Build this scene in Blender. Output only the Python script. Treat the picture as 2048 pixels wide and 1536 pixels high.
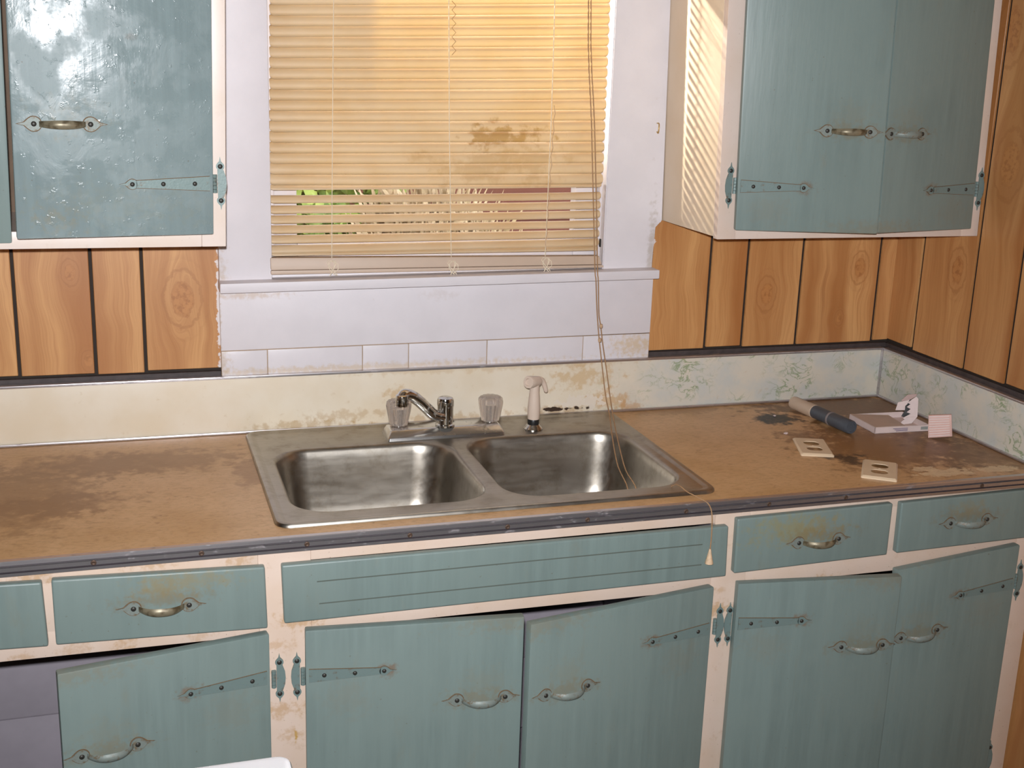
import bpy, bmesh, math, random
from mathutils import Vector, Matrix
random.seed(7)
C = bpy.context.scene.collection
for o in list(bpy.data.objects): bpy.data.objects.remove(o)
Z0 = 0.91                                    # height of the worktop above the floor

# ------------------------------------------------------------------ camera
FPX = 2422.2
CAM = Vector((-0.6431, -2.5369, 0.7834 + Z0))
YAW, PITCH, ROLL = 0.3152, -0.2598, 0.0338
fw = Vector((math.sin(YAW)*math.cos(PITCH), math.cos(YAW)*math.cos(PITCH), math.sin(PITCH)))
rt = fw.cross(Vector((0, 0, 1))).normalized(); up = rt.cross(fw)
rt, up = (math.cos(ROLL)*rt + math.sin(ROLL)*up), (-math.sin(ROLL)*rt + math.cos(ROLL)*up)
cd = bpy.data.cameras.new('camera'); cam = bpy.data.objects.new('camera', cd); C.objects.link(cam)
cd.sensor_width = 36; cd.lens = FPX/2048*36; cd.clip_start = 0.05
M = Matrix((rt, up, -fw)).transposed().to_4x4(); M.translation = CAM; cam.matrix_world = M
bpy.context.scene.camera = cam

# ------------------------------------------------------------------ world, sun, camera flash, exposure
sc = bpy.context.scene
sc.view_settings.view_transform = 'Standard'; sc.view_settings.look = 'None'
sc.view_settings.gamma = 1; sc.view_settings.use_curve_mapping = False
sc.view_settings.exposure = 0.0
w = bpy.data.worlds.new('sky'); sc.world = w; w.use_nodes = True
bg = w.node_tree.nodes['Background']; bg.inputs[0].default_value = (1.0, 0.98, 0.95, 1); bg.inputs[1].default_value = 2.8
SUN_D = Vector((1.45, -1.0, -0.57)).normalized()          # direction the sunlight travels
sl = bpy.data.lights.new('sun', 'SUN'); sl.energy = 20; sl.angle = math.radians(3.2); sl.color = (1, 0.92, 0.78)
so = bpy.data.objects.new('sun', sl); C.objects.link(so); so.rotation_euler = SUN_D.to_track_quat('-Z', 'Y').to_euler()
fl = bpy.data.lights.new('camera_flash', 'SPOT'); fl.energy = 235; fl.shadow_soft_size = 0.012; fl.color = (0.95, 0.96, 1.0)
fl.spot_size = math.radians(105); fl.spot_blend = 1.0
fo = bpy.data.objects.new('camera_flash', fl); C.objects.link(fo); fo.location = CAM + up*0.045 - rt*0.01 - fw*0.01
fo.rotation_euler = (fw + rt*((940-1024)/FPX) - up*((560-768)/FPX)).to_track_quat('-Z', 'Y').to_euler()

# ------------------------------------------------------------------ unprojection: a pixel and a plane give a point in the room
def ray(u, v): return fw + rt*((u-1024)/FPX) - up*((v-768)/FPX)
def at(u, v, ax, val):
    d = ray(u, v); i = 'xyz'.index(ax); return CAM + d*((val - CAM[i])/d[i])
def atp(u, v, p0, n):
    d = ray(u, v); return CAM + d*((p0-CAM).dot(n)/d.dot(n))

# ------------------------------------------------------------------ object helpers
def tag(o, label=None, cat=None, group=None, kind=None):
    if label: o['label'] = label
    if cat: o['category'] = cat
    if group: o['group'] = group
    if kind: o['kind'] = kind
    return o
def thing(name, label, cat, loc=(0, 0, 0), group=None, kind=None):
    o = bpy.data.objects.new(name, None); C.objects.link(o); o.location = loc; o.empty_display_size = 0.05
    return tag(o, label, cat, group, kind)
def base(o):                                  # world translation of a root
    while o.parent: o = o.parent
    return Vector(o.location)
def link(name, me, mat, parent=None, M=None):
    o = bpy.data.objects.new(name, me); C.objects.link(o)
    if mat is not None and not me.materials:
        for m in (mat if isinstance(mat, (list, tuple)) else [mat]): me.materials.append(m)
    if parent:
        o.parent = parent
        if parent.type == 'EMPTY': o.matrix_parent_inverse = Matrix.Translation(-Vector(parent.location))
        else: o.matrix_parent_inverse = parent.matrix_basis.inverted()
    if M is not None: o.matrix_basis = M
    return o
def bm2me(bm, name, smooth=None):
    bmesh.ops.recalc_face_normals(bm, faces=bm.faces)
    me = bpy.data.meshes.new(name); bm.to_mesh(me); bm.free()
    if smooth:
        for p in me.polygons: p.use_smooth = True
        me.set_sharp_from_angle(angle=math.radians(smooth))
    return me
def add_hexa(bm, front, dep, mi=0):           # front: 4 corners, dep: vector to the back
    a = [bm.verts.new(Vector(p)) for p in front]; b = [bm.verts.new(Vector(p)+Vector(dep)) for p in front]
    fs = [bm.faces.new(a), bm.faces.new(b[::-1])]
    for i in range(4): fs.append(bm.faces.new([a[i], b[i], b[(i+1) % 4], a[(i+1) % 4]]))
    for f in fs: f.material_index = mi
    return a+b, fs
def slab(name, front, dep, mat, parent=None, bevel=0.0, seg=2):
    bm = bmesh.new(); add_hexa(bm, front, dep)
    if bevel: bmesh.ops.bevel(bm, geom=bm.edges[:], offset=bevel, segments=seg, affect='EDGES', profile=0.6)
    return link(name, bm2me(bm, name, 40 if bevel else None), mat, parent)
def add_box(bm, x0, x1, y0, y1, z0, z1, mi=0):
    return add_hexa(bm, [(x0, y0, z1), (x1, y0, z1), (x1, y0, z0), (x0, y0, z0)], (0, y1-y0, 0), mi)
def box(name, x0, x1, y0, y1, z0, z1, mat, parent=None, bevel=0.0, seg=2):
    return slab(name, [(x0, y0, z1), (x1, y0, z1), (x1, y0, z0), (x0, y0, z0)], (0, y1-y0, 0), mat, parent, bevel, seg)
def add_tube(bm, pts, r, n=8, mi=0, caps=True):
    pts = [Vector(p) for p in pts]; rings = []; prev = None
    for i, p in enumerate(pts):
        t = (pts[min(i+1, len(pts)-1)] - pts[max(i-1, 0)]).normalized()
        if prev is None:
            a = t.orthogonal().normalized()
        else:
            a = (prev - t*prev.dot(t)).normalized()
        prev = a; b = t.cross(a); rr = r[i] if isinstance(r, (list, tuple)) else r
        rings.append([bm.verts.new(p + (a*math.cos(k*2*math.pi/n) + b*math.sin(k*2*math.pi/n))*rr) for k in range(n)])
    for A, B in zip(rings, rings[1:]):
        for k in range(n):
            f = bm.faces.new([A[k], A[(k+1) % n], B[(k+1) % n], B[k]]); f.material_index = mi; f.smooth = True
    if caps:
        bm.faces.new(rings[0][::-1]).material_index = mi; bm.faces.new(rings[-1]).material_index = mi
def tube(name, pts, r, mat, parent=None, n=8):
    bm = bmesh.new(); add_tube(bm, pts, r, n); return link(name, bm2me(bm, name, 50), mat, parent)
def add_lathe(bm, prof, M=Matrix(), n=24, flute=0, famp=0.0, mi=0):
    rings = []
    for r, z in prof:
        if r < 1e-6: rings.append([bm.verts.new(M @ Vector((0, 0, z)))])
        else:
            rings.append([bm.verts.new(M @ Vector((r*(1+famp*math.cos(flute*a))*math.cos(a), r*(1+famp*math.cos(flute*a))*math.sin(a), z)))
                          for a in [k*2*math.pi/n for k in range(n)]])
    for A, B in zip(rings, rings[1:]):
        for k in range(n):
            k2 = (k+1) % n
            vs = ([A[0]] if len(A) == 1 else [A[k], A[k2]]) + ([B[0]] if len(B) == 1 else [B[k2], B[k]])
            if len(vs) > 2: f = bm.faces.new(vs); f.material_index = mi; f.smooth = True
    for R_ in (rings[0], rings[-1]):
        if len(R_) > 1: bm.faces.new(R_).material_index = mi
def lathe(name, prof, mat, parent=None, M=Matrix(), n=24, flute=0, famp=0.0, smooth=40):
    bm = bmesh.new(); add_lathe(bm, prof, M, n, flute, famp); return link(name, bm2me(bm, name, smooth), mat, parent)
def add_plate(bm, outline, t, M=Matrix(), mi=0, bevel=0.0):   # outline in local x,z ; thickness towards local -y (front)
    f_ = [bm.verts.new(M @ Vector((x, -t, z))) for x, z in outline]; b_ = [bm.verts.new(M @ Vector((x, 0, z))) for x, z in outline]
    n = len(outline); fs = [bm.faces.new(f_), bm.faces.new(b_[::-1])]
    for i in range(n): fs.append(bm.faces.new([f_[i], b_[i], b_[(i+1) % n], f_[(i+1) % n]]))
    for f in fs: f.material_index = mi
def T(x, y, z): return Matrix.Translation((x, y, z))
def frame_at(o, ex, ez):                      # matrix with local x=ex, local z=ez, local -y pointing out
    ex = Vector(ex).normalized(); ez = Vector(ez).normalized(); ey = ez.cross(ex)
    m = Matrix((ex, ey, ez)).transposed().to_4x4(); m.translation = o; return m

# ------------------------------------------------------------------ material helpers
class NT:
    def __init__(s, name):
        s.m = bpy.data.materials.new(name); s.m.use_nodes = True; s.t = s.m.node_tree; s.p = s.t.nodes['Principled BSDF']
        s.co = s.t.nodes.new('ShaderNodeTexCoord').outputs['Object']
    def n(s, k, **kw):
        x = s.t.nodes.new(k)
        for a, b in kw.items(): setattr(x, a, b)
        return x
    def put(s, sock, v):
        if hasattr(v, 'links') or isinstance(v, bpy.types.NodeSocket): s.t.links.new(v, sock)
        elif v is not None:
            if isinstance(v, (tuple, list)) and sock.type == 'RGBA' and len(v) == 3: v = (*v, 1)
            sock.default_value = v
    def math(s, op, a, b=None, c=None, clamp=False):
        x = s.n('ShaderNodeMath', operation=op, use_clamp=clamp)
        for i, v in enumerate((a, b, c)):
            if v is not None: s.put(x.inputs[i], v)
        return x.outputs[0]
    def vm(s, op, a, b=None):
        x = s.n('ShaderNodeVectorMath', operation=op); s.put(x.inputs[0], a)
        if b is not None: s.put(x.inputs[1], b)
        return x.outputs['Value'] if op == 'LENGTH' else x.outputs[0]
    def noise(s, scale=(1, 1, 1), detail=4, rough=0.55, dist=0.0, vec=None, off=(0, 0, 0)):
        v = s.vm('ADD', s.vm('MULTIPLY', vec or s.co, scale if isinstance(scale, tuple) else (scale,)*3), off)
        x = s.n('ShaderNodeTexNoise'); s.put(x.inputs['Vector'], v); x.inputs['Scale'].default_value = 1
        x.inputs['Detail'].default_value = detail; x.inputs['Roughness'].default_value = rough; x.inputs['Distortion'].default_value = dist
        return x.outputs['Fac']
    def ss(s, v, a, b, o0=0.0, o1=1.0):
        x = s.n('ShaderNodeMapRange', interpolation_type='SMOOTHSTEP'); s.put(x.inputs[0], v)
        for i, q in enumerate((a, b, o0, o1)): x.inputs[i+1].default_value = q
        return x.outputs[0]
    def mix(s, f, a, b):
        x = s.n('ShaderNodeMix', data_type='RGBA'); s.put(x.inputs[0], f); s.put(x.inputs[6], a); s.put(x.inputs[7], b); return x.outputs[2]
    def mul(s, a, b): return s.math('MULTIPLY', a, b, clamp=True)
    def spot(s, c, r, amp=0.5, nsc=40, lo=0.5, hi=1.1):   # stain with a shape of its own, 1 inside
        d = s.vm('LENGTH', s.vm('DIVIDE', s.vm('SUBTRACT', s.co, tuple(c)), tuple(r)))
        nz = s.noise(nsc, 4, 0.6)
        return s.ss(s.math('ADD', d, s.math('MULTIPLY', s.math('SUBTRACT', nz, 0.5), amp*4.5)), lo, hi, 1, 0)
    def bump(s, h, strength=0.2, dist=0.002):
        x = s.n('ShaderNodeBump'); s.put(x.inputs['Height'], h); x.inputs['Strength'].default_value = strength; x.inputs['Distance'].default_value = dist
        s.t.links.new(x.outputs[0], s.p.inputs['Normal'])
    def out(s, col=None, rough=None, metal=None, spec=None):
        if col is not None: s.put(s.p.inputs['Base Color'], col)
        if rough is not None: s.put(s.p.inputs['Roughness'], rough)
        if metal is not None: s.put(s.p.inputs['Metallic'], metal)
        if spec is not None: s.put(s.p.inputs['Specular IOR Level'], spec)
        return s.m
def plain(name, col, rough=0.5, metal=0.0, var=0.12, sc_=30, bump=0.0):
    t = NT(name); n = t.noise(sc_, 4)
    t.out(t.mix(n, tuple(c*(1-var) for c in col), tuple(min(1, c*(1+var)) for c in col)), rough, metal)
    if bump: t.bump(n, bump)
    return t.m

TEAL = (0.194, 0.254, 0.237); CREAM = (0.80, 0.62, 0.50)
def teal(name, spots=(), col=TEAL, rough=0.42, lumpy=0.0, grime=0.5):
    t = NT(name)
    streak = t.noise((45, 45, 3), 4, 0.6); big = t.noise(5, 3)
    c = t.mix(t.ss(streak, 0.3, 0.75), tuple(x*0.90 for x in col), tuple(x*1.08 for x in col))
    c = t.mix(t.ss(big, 0.35, 0.7), c, (col[0]*1.05, col[1]*1.03, col[2]*1.02))
    g = t.ss(t.noise((22, 22, 7), 5, 0.65, off=(3, 1, 5)), 0.58, 0.78)
    c = t.mix(t.mul(g, grime*.55), c, (0.22, 0.21, 0.15))
    sp = t.ss(t.noise(170, 2, 0.5, off=(9, 2, 1)), 0.73, 0.79)
    c = t.mix(t.mul(sp, 0.5), c, (0.13, 0.09, 0.05))
    for ctr, r, colr, st in spots: c = t.mix(t.mul(t.spot(ctr, r, 0.65, 85, 0.1, 1.25), st), c, colr)
    t.out(c, rough if rough else t.ss(t.noise(14, 5, .6, off=(3, 3, 3)), .40, .62, .20, .50))
    h = t.noise((60, 60, 6), 3)
    if lumpy:
        h = t.math('ADD', t.math('MULTIPLY', h, 0.35), t.math('MULTIPLY', t.noise(13, 5, 0.55, dist=0.8), lumpy))
        h = t.math('ADD', h, t.math('MULTIPLY', t.ss(t.noise(75, 3, .6), .60, .72), .35))
    t.bump(h, 0.25 if not lumpy else 0.5, 0.002)
    return t.m
def cream(name, spots=(), col=CREAM, dirt=0.55):
    t = NT(name)
    c = t.mix(t.ss(t.noise(9, 4), 0.35, 0.7), col, (col[0]*0.96, col[1]*0.93, col[2]*0.88))
    g = t.ss(t.noise(38, 5, 0.7, off=(4, 4, 4)), 0.58, 0.75); c = t.mix(t.mul(g, dirt*.6), c, (0.50, 0.32, 0.18))
    sp = t.ss(t.noise(170, 3, 0.6), 0.66, 0.74); c = t.mix(t.mul(sp, dirt), c, (0.22, 0.12, 0.06))
    for ctr, r, colr, st in spots: c = t.mix(t.mul(t.spot(ctr, r, 0.8, 110, 0.0, 1.1), st), c, colr)
    t.out(c, 0.38); t.bump(t.noise(70, 3), 0.12, 0.001); return t.m
def white(name, spots=(), col=(0.72, 0.68, 0.70), rough=0.5):
    t = NT(name)
    c = t.mix(t.ss(t.noise(12, 4), 0.3, 0.7), col, (col[0]*0.95, col[1]*0.95, col[2]*0.95))
    sp = t.ss(t.noise(60, 4, 0.6, off=(2, 7, 4)), 0.68, 0.80); c = t.mix(t.mul(sp, 0.25), c, (0.45, 0.38, 0.32))
    for ctr, r, colr, st in spots: c = t.mix(t.mul(t.spot(ctr, r, 0.7, 90, 0.0, 1.2), st), c, colr)
    t.out(c, rough); t.bump(t.noise(80, 4), 0.2, 0.0015); return t.m

def pine(name, axis='x', knots=(), smears=()):           # printed knotty-pine plywood; axis = in-plane horizontal direction
    t = NT(name)
    sx = t.n('ShaderNodeSeparateXYZ'); t.put(sx.inputs[0], t.co)
    h = sx.outputs[0 if axis == 'x' else 1]; z = sx.outputs[2]
    rnd = t.n('ShaderNodeObjectInfo').outputs['Random']
    warp = t.math('MULTIPLY', t.math('SUBTRACT', t.noise((3, 3, 3), 3, vec=t.co), 0.5), 0.10)
    g = t.math('ADD', h, warp); kmask = None; ring = None; rings = None
    for (kh, kz, kr) in knots:
        dx = t.math('SUBTRACT', h, kh); dz = t.math('MULTIPLY', t.math('SUBTRACT', z, kz), 0.62)
        d = t.math('SQRT', t.math('ADD', t.math('MULTIPLY', dx, dx), t.math('MULTIPLY', dz, dz)))
        push = t.math('MULTIPLY', t.ss(d, 0, kr*4.0, 1, 0), kr*0.9)
        sgn = t.ss(dx, -kr*0.8, kr*0.8, -1, 1)
        g = t.math('SUBTRACT', g, t.math('MULTIPLY', push, sgn))
        dn = t.math('ADD', d, t.math('MULTIPLY', t.math('SUBTRACT', t.noise(60, 3), 0.5), kr*0.7))
        k = t.ss(dn, kr*0.75, kr*1.05, 1, 0); hl = t.ss(dn, kr*0.9, kr*2.6, 1, 0)
        wv = t.mul(t.ss(t.math('SINE', t.math('MULTIPLY', dn, 9.0/kr)), .2, .9), t.ss(d, kr*1.3, kr*2.6, 1, 0)); rings = wv if rings is None else t.math('MAXIMUM', rings, wv)
        kmask = k if kmask is None else t.math('MAXIMUM', kmask, k); ring = hl if ring is None else t.math('MAXIMUM', ring, hl)
    gv = t.n('ShaderNodeCombineXYZ'); t.put(gv.inputs[0], t.math('ADD', g, t.math('MULTIPLY', rnd, 7.0))); t.put(gv.inputs[1], t.math('MULTIPLY', z, 0.055)); t.put(gv.inputs[2], t.math('MULTIPLY', rnd, 3.0))
    gv = gv.outputs[0]
    broad = t.noise((14, 14, 1), 3, 0.5, vec=gv); fine = t.noise((130, 60, 1), 4, 0.6, vec=gv)
    c = t.mix(t.ss(broad, 0.30, 0.68), (0.40, 0.160, 0.046), (0.68, 0.37, 0.145))
    c = t.mix(t.mul(t.ss(fine, 0.48, 0.72), 0.40), c, (0.46, 0.20, 0.070))
    dk = t.ss(t.noise((26, 18, 1), 3, 0.6, vec=gv, off=(5, 2, 0)), 0.62, 0.74); c = t.mix(t.mul(dk, 0.6), c, (0.30, 0.11, 0.035))
    f2 = t.noise((430, 120, 1), 3, 0.6, vec=gv, off=(2, 9, 4)); c = t.mix(t.mul(t.ss(f2, 0.42, 0.68), 0.38), c, (0.40, 0.16, 0.05))
    c = t.mix(t.ss(rnd, 0, 1, 0.0, 0.22), c, (0.34, 0.13, 0.04))
    if rings is not None: c = t.mix(t.mul(rings, 0.42), c, (0.30, 0.11, 0.03))
    if kmask is not None:
        c = t.mix(t.mul(ring, 0.35), c, (0.45, 0.20, 0.07)); c = t.mix(t.mul(kmask, 0.7), c, (0.50, 0.22, 0.07))
        edge = t.mul(kmask, t.ss(t.noise(90, 3), 0.45, 0.65)); c = t.mix(t.mul(edge, 0.5), c, (0.28, 0.10, 0.03))
    for ctr, r_ in smears: c = t.mix(t.spot(ctr, r_, .8, 60, .55, .85), c, (.70, .64, .62))
    t.out(c, 0.42); t.bump(fine, 0.08, 0.001)
    return t.m

MATS = {}
MATS['groove'] = plain('groove_dark', (0.028, 0.018, 0.012), 0.8)
MATS['grime_strip'] = plain('grime_strip', (0.055, 0.042, 0.04), 0.6, var=0.6, sc_=60)
MATS['plaster'] = plain('plaster', (0.30, 0.25, 0.19), 0.8)
MATS['floor'] = plain('floor_vinyl', (0.30, 0.24, 0.17), 0.5, var=0.3, sc_=8)
MATS['interior'] = plain('cabinet_interior', (0.40, 0.36, 0.40), 0.5, var=0.15, sc_=15)
MATS['dark_wood'] = plain('dark_carcass', (0.16, 0.10, 0.06), 0.7, var=0.3)
MATS['bolt'] = plain('bolt_dark', (0.055, 0.052, 0.045), 0.45, 0.5, var=0.4, sc_=300)
MATS['cord'] = plain('cord', (0.50, 0.33, 0.20), 0.8, var=0.25, sc_=120)
MATS['pull_cord'] = plain('pull_cord', (0.36, 0.21, 0.105), 0.8, var=0.25, sc_=120)
MATS['white_cord'] = plain('white_cord', (0.78, 0.68, 0.52), 0.8)
MATS['black'] = plain('black_rubber_and_shade', (0.012, 0.012, 0.012), 0.4)
MATS['almond'] = plain('almond_plastic', (0.66, 0.53, 0.43), 0.35, var=0.06)
MATS['ivory'] = plain('ivory_plastic', (0.72, 0.56, 0.38), 0.35, var=0.06)
MATS['enamel'] = plain('white_enamel', (0.86, 0.86, 0.88), 0.3, var=0.02)
MATS['carton'] = plain('white_carton', (0.68, 0.56, 0.53), 0.6, var=0.1, sc_=60)
MATS['print'] = plain('carton_print', (0.12, 0.10, 0.20), 0.6)
MATS['pinkish'] = plain('pink_plastic', (0.66, 0.42, 0.36), 0.5, var=0.08)
MATS['pinkdark'] = plain('pink_ridge', (0.74, 0.60, 0.56), 0.5, var=0.08)
MATS['greyplastic'] = plain('grey_plastic', (0.065, 0.075, 0.09), 0.45, var=0.25, sc_=60)
MATS['brass'] = plain('brass', (0.6, 0.4, 0.15), 0.4, 0.8)

def metal_mats():
    t = NT('painted_iron')                      # worn hammered hardware, half painted over
    n = t.noise(220, 4, 0.6); r = t.ss(t.noise(90, 4, 0.65, off=(1, 5, 2)), 0.50, 0.66)
    t.out(t.mix(t.mul(r, 0.85), (0.215, 0.25, 0.225), (0.16, 0.11, 0.055)), 0.5, 0.08); t.bump(n, 0.3, 0.001); MATS['iron'] = t.m
    t = NT('painted_hinge'); r = t.ss(t.noise(70, 4, 0.65, off=(1, 5, 2)), 0.56, 0.70)
    t.out(t.mix(t.mul(r, 0.7), (0.18, 0.245, 0.232), (0.15, 0.10, 0.06)), 0.45, 0.1); t.bump(t.noise(260, 3), 0.25, 0.001); MATS['hinge'] = t.m
    t = NT('hardware_rust'); n = t.noise(200, 3); t.out(t.mix(n, (0.10, 0.06, 0.03), (0.22, 0.13, 0.06)), 0.8); MATS['rust'] = t.m
    t = NT('aged_brass'); r = t.ss(t.noise(60, 4), 0.4, 0.65); t.out(t.mix(r, (0.27, 0.23, 0.15), (0.10, 0.075, 0.04)), 0.42, 0.35); MATS['pullbrass'] = t.m
    t = NT('stainless'); n = t.noise((14, 160, 60), 3); d = t.ss(t.noise(26, 5, 0.65), 0.45, 0.75)
    t.out(t.mix(t.mul(d, 0.5), (0.40, 0.365, 0.315), (0.20, 0.165, 0.11)), t.ss(n, 0.2, 0.8, 0.30, 0.42), 1.0)
    t.bump(t.noise(240, 3), 0.06, 0.0005); MATS['steel'] = t.m
    t = NT('chrome'); d = t.ss(t.noise(70, 4, 0.65), 0.52, 0.70)
    t.out(t.mix(t.mul(d, 0.7), (0.62, 0.61, 0.59), (0.22, 0.17, 0.09)), t.ss(d, 0, 1, 0.10, 0.5), t.ss(d, 0, 1, 1.0, 0.4)); t.bump(t.noise(160, 3), 0.12, 0.0008); MATS['chrome'] = t.m
    t = NT('worn_chrome'); d = t.ss(t.noise(60, 4, 0.65), 0.56, 0.74); t.out(t.mix(t.mul(d, 0.7), (0.66, 0.65, 0.63), (0.34, 0.29, 0.17)), t.ss(d, 0, 1, 0.22, 0.45), 0.97); t.bump(t.noise(190, 3), 0.1, 0.0008); MATS['worn_chrome'] = t.m
    t = NT('aluminium_trim'); d = t.ss(t.noise((30, 60, 90), 5, 0.65), 0.54, 0.76)
    t.out(t.mix(t.mul(d, 0.6), (0.58, 0.55, 0.56), (0.17, 0.13, 0.13)), t.ss(d, 0, 1, 0.30, 0.55), t.ss(d, 0, 1, 0.88, 0.5)); MATS['alu'] = t.m
    t = NT('acrylic'); t.out((0.90, 0.80, 0.72), 0.16); t.p.inputs['Transmission Weight'].default_value = 0.80; t.p.inputs['IOR'].default_value = 1.35; MATS['acrylic'] = t.m
    t = NT('clear_film'); t.out((0.72, 0.56, 0.42), 0.25); t.p.inputs['Alpha'].default_value = 0.55; MATS['film'] = t.m
    t = NT('window_glass'); t.t.nodes.remove(t.p)
    tr = t.n('ShaderNodeBsdfTransparent'); gl = t.n('ShaderNodeBsdfGlossy'); gl.inputs['Roughness'].default_value = 0.02; mx = t.n('ShaderNodeMixShader'); mx.inputs[0].default_value = .05
    t.t.links.new(tr.outputs[0], mx.inputs[1]); t.t.links.new(gl.outputs[0], mx.inputs[2])
    t.t.links.new(mx.outputs[0], t.t.nodes['Material Output'].inputs[0]); MATS['glass'] = t.m
    # vinyl slat: diffuse and translucent, yellowed with brown stains
    t = NT('yellowed_vinyl'); st = at(1010, 270, 'y', -0.015)
    c = t.mix(t.ss(t.noise(9, 4), 0.35, 0.7), (0.80, 0.65, 0.46), (0.76, 0.58, 0.37))
    c = t.mix(t.mul(t.spot(st, (0.085, 0.05, 0.03), 0.9, 38, 0.3, 1.0), 0.75), c, (0.42, 0.22, 0.06))
    c = t.mix(t.mul(t.spot(st+Vector((-.02, 0, -.06)), (0.20, 0.05, 0.045), 1.0, 30, 0.2, 1.0), 0.35), c, (0.48, 0.27, 0.08))
    t.out(c, 0.45); tl = t.n('ShaderNodeBsdfTranslucent'); t.put(tl.inputs[0], t.mix(0.0, (0.97, 0.79, 0.36), c)); mx = t.n('ShaderNodeMixShader'); mx.inputs[0].default_value = 0.36
    t.t.links.new(t.p.outputs[0], mx.inputs[1]); t.t.links.new(tl.outputs[0], mx.inputs[2]); t.t.links.new(mx.outputs[0], t.t.nodes['Material Output'].inputs[0]); MATS['slat'] = t.m
    t = NT('bottom_rail_vinyl'); c = t.mix(t.noise(20, 3), (0.50, 0.38, 0.29), (0.56, 0.43, 0.33)); t.out(c, 0.5); MATS['rail'] = t.m
metal_mats()
MATS['teal'] = teal('teal_paint'); MATS['cream'] = cream('cream_paint'); MATS['white'] = white('white_paint')

# ------------------------------------------------------------------ room dimensions
XR = 1.167; XL = -2.3; YB = -4.2; CEIL = 2.5
HS = 0.1266; TS = 0.0203                      # splash height, thickness
YC = -0.629; YF = -0.612                      # counter front edge, face-frame plane

# ------------------------------------------------------------------ setting
tag(box('floor', XL-.1, XR+.1, YB-.1, 0.14, -0.1, 0, MATS['floor']), 'worn brown kitchen floor below the base cabinets', 'floor', kind='structure')
tag(box('ceiling', XL-.1, XR+.1, YB-.1, 0.14, CEIL, CEIL+.1, MATS['plaster']), 'plain ceiling above the kitchen cabinets', 'ceiling', kind='structure')
tag(box('wall_left', XL-.1, XL, YB-.1, 0.14, 0, CEIL, MATS['plaster']), 'plain side wall far left of the counter', 'wall', kind='structure')
tag(box('wall_rear', XL, XR, YB-.1, YB, 0, CEIL, MATS['plaster']), 'plain wall opposite the sink', 'wall', kind='structure')
WX0, WX1, WZ0, WZ1 = -0.362, 0.402, Z0+0.325, Z0+1.37    # window opening
bm = bmesh.new()
for a in ((XL, WX0, 0, CEIL), (WX1, XR+.1, 0, CEIL), (WX0, WX1, 0, WZ0), (WX0, WX1, WZ1, CEIL)): add_box(bm, a[0], a[1], 0.006, 0.13, a[2], a[3])
wall_back = tag(link('wall_back', bm2me(bm, 'wall_back'), MATS['groove']), 'back wall of knotty pine plank panelling around the window', 'wall', kind='structure')
wall_right = tag(box('wall_right', XR+.006, XR+.1, YB, 0.006, 0, CEIL, MATS['groove']), 'right side wall of knotty pine panelling beside the counter', 'wall', kind='structure')

kn = [at(365, 598, 'y', 0), at(140, 545, 'y', 0), at(177, 722, 'y', 0)]
kr_ = [at(1533, 588, 'y', 0), at(1720, 535, 'y', 0), at(1678, 636, 'y', 0)]
pine_b = pine('pine_back', 'x', [(kn[0].x, kn[0].z, .024), (kn[1].x, kn[1].z, .011), (kn[2].x, kn[2].z, .009),
                                 (kr_[0].x, kr_[0].z, .017), (kr_[1].x, kr_[1].z, .016), (kr_[2].x, kr_[2].z, .008)],
              [((-.461, 0, Z0+.26), (.007, .05, .16)), ((.505, 0, Z0+.24), (.008, .05, .14)), ((.508, 0, Z0+.40), (.010, .05, .05))])
ks = [at(1915, 540, 'x', XR), at(2025, 60, 'x', XR), at(2020, 330, 'x', XR)]
pine_r = pine('pine_right', 'y', [(ks[0].y, ks[0].z, .02), (ks[1].y, ks[1].z, .03), (ks[2].y, ks[2].z, .03)])
gb = [at(u, v, 'y', 0).x for u, v in ((31, 630), (186, 623), (287, 620), (1417, 586), (1491, 586), (1599.5, 586), (1753, 586))]
gl_ = gb[:3]; x = gl_[0]; pat = [.13, .17, .10, .20, .15, .12, .18]; i = 0
while x > XL+.15: x -= pat[i % 7]; i += 1; gl_.insert(0, x)
gl_.insert(0, XL); PZ = Z0 + HS + 0.015
CASL, CASR = -0.461, 0.504
edges = gl_ + [CASL]
def plank_b(a, b, z0, z1, l=True, r=True):
    box('plank', a+(.0033 if abs(a-CASR) > .001 else -.02), b-(-.02 if abs(b-CASL) < .001 else .0033 if b < XR-.001 else -.003), 0, .006, z0, z1, pine_b, wall_back, .0012, 1)
for i, (a, b) in enumerate(zip(edges, edges[1:])):
    plank_b(a, b, PZ + random.uniform(-.004, .004) if a > -1.65 else 0.0, CEIL)
edges = [CASR] + gb[3:] + [XR]
for i, (a, b) in enumerate(zip(edges, edges[1:])): plank_b(a, b, PZ + random.uniform(-.003, .004), CEIL)
gr = [at(u, v, 'x', XR).y for u, v in ((1836, 586), (1942, 604), (2029, 622))]
ys = [0.0] + gr; i = 0
while ys[-1] > YB+.15: ys.append(ys[-1]-pat[(i+2) % 7]-.02); i += 1
ys.append(YB)
for a, b in zip(ys, ys[1:]):
    z0 = PZ + random.uniform(-.003, .004) if a > -.60 else 0.0
    g0 = .0045 if a < -.001 else 0
    slab('plank', [(XR, a-g0, CEIL), (XR, b+.0045, CEIL), (XR, b+.0045, z0), (XR, a-g0, z0)], (.006, 0, 0), pine_r, wall_right, .0012, 1)
    if z0 > 0 and b < -.645: slab('plank', [(XR, -.600, z0), (XR, b+.0045, z0), (XR, b+.0045, 0), (XR, -.600, 0)], (.006, 0, 0), pine_r, wall_right, .0012, 1)
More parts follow.
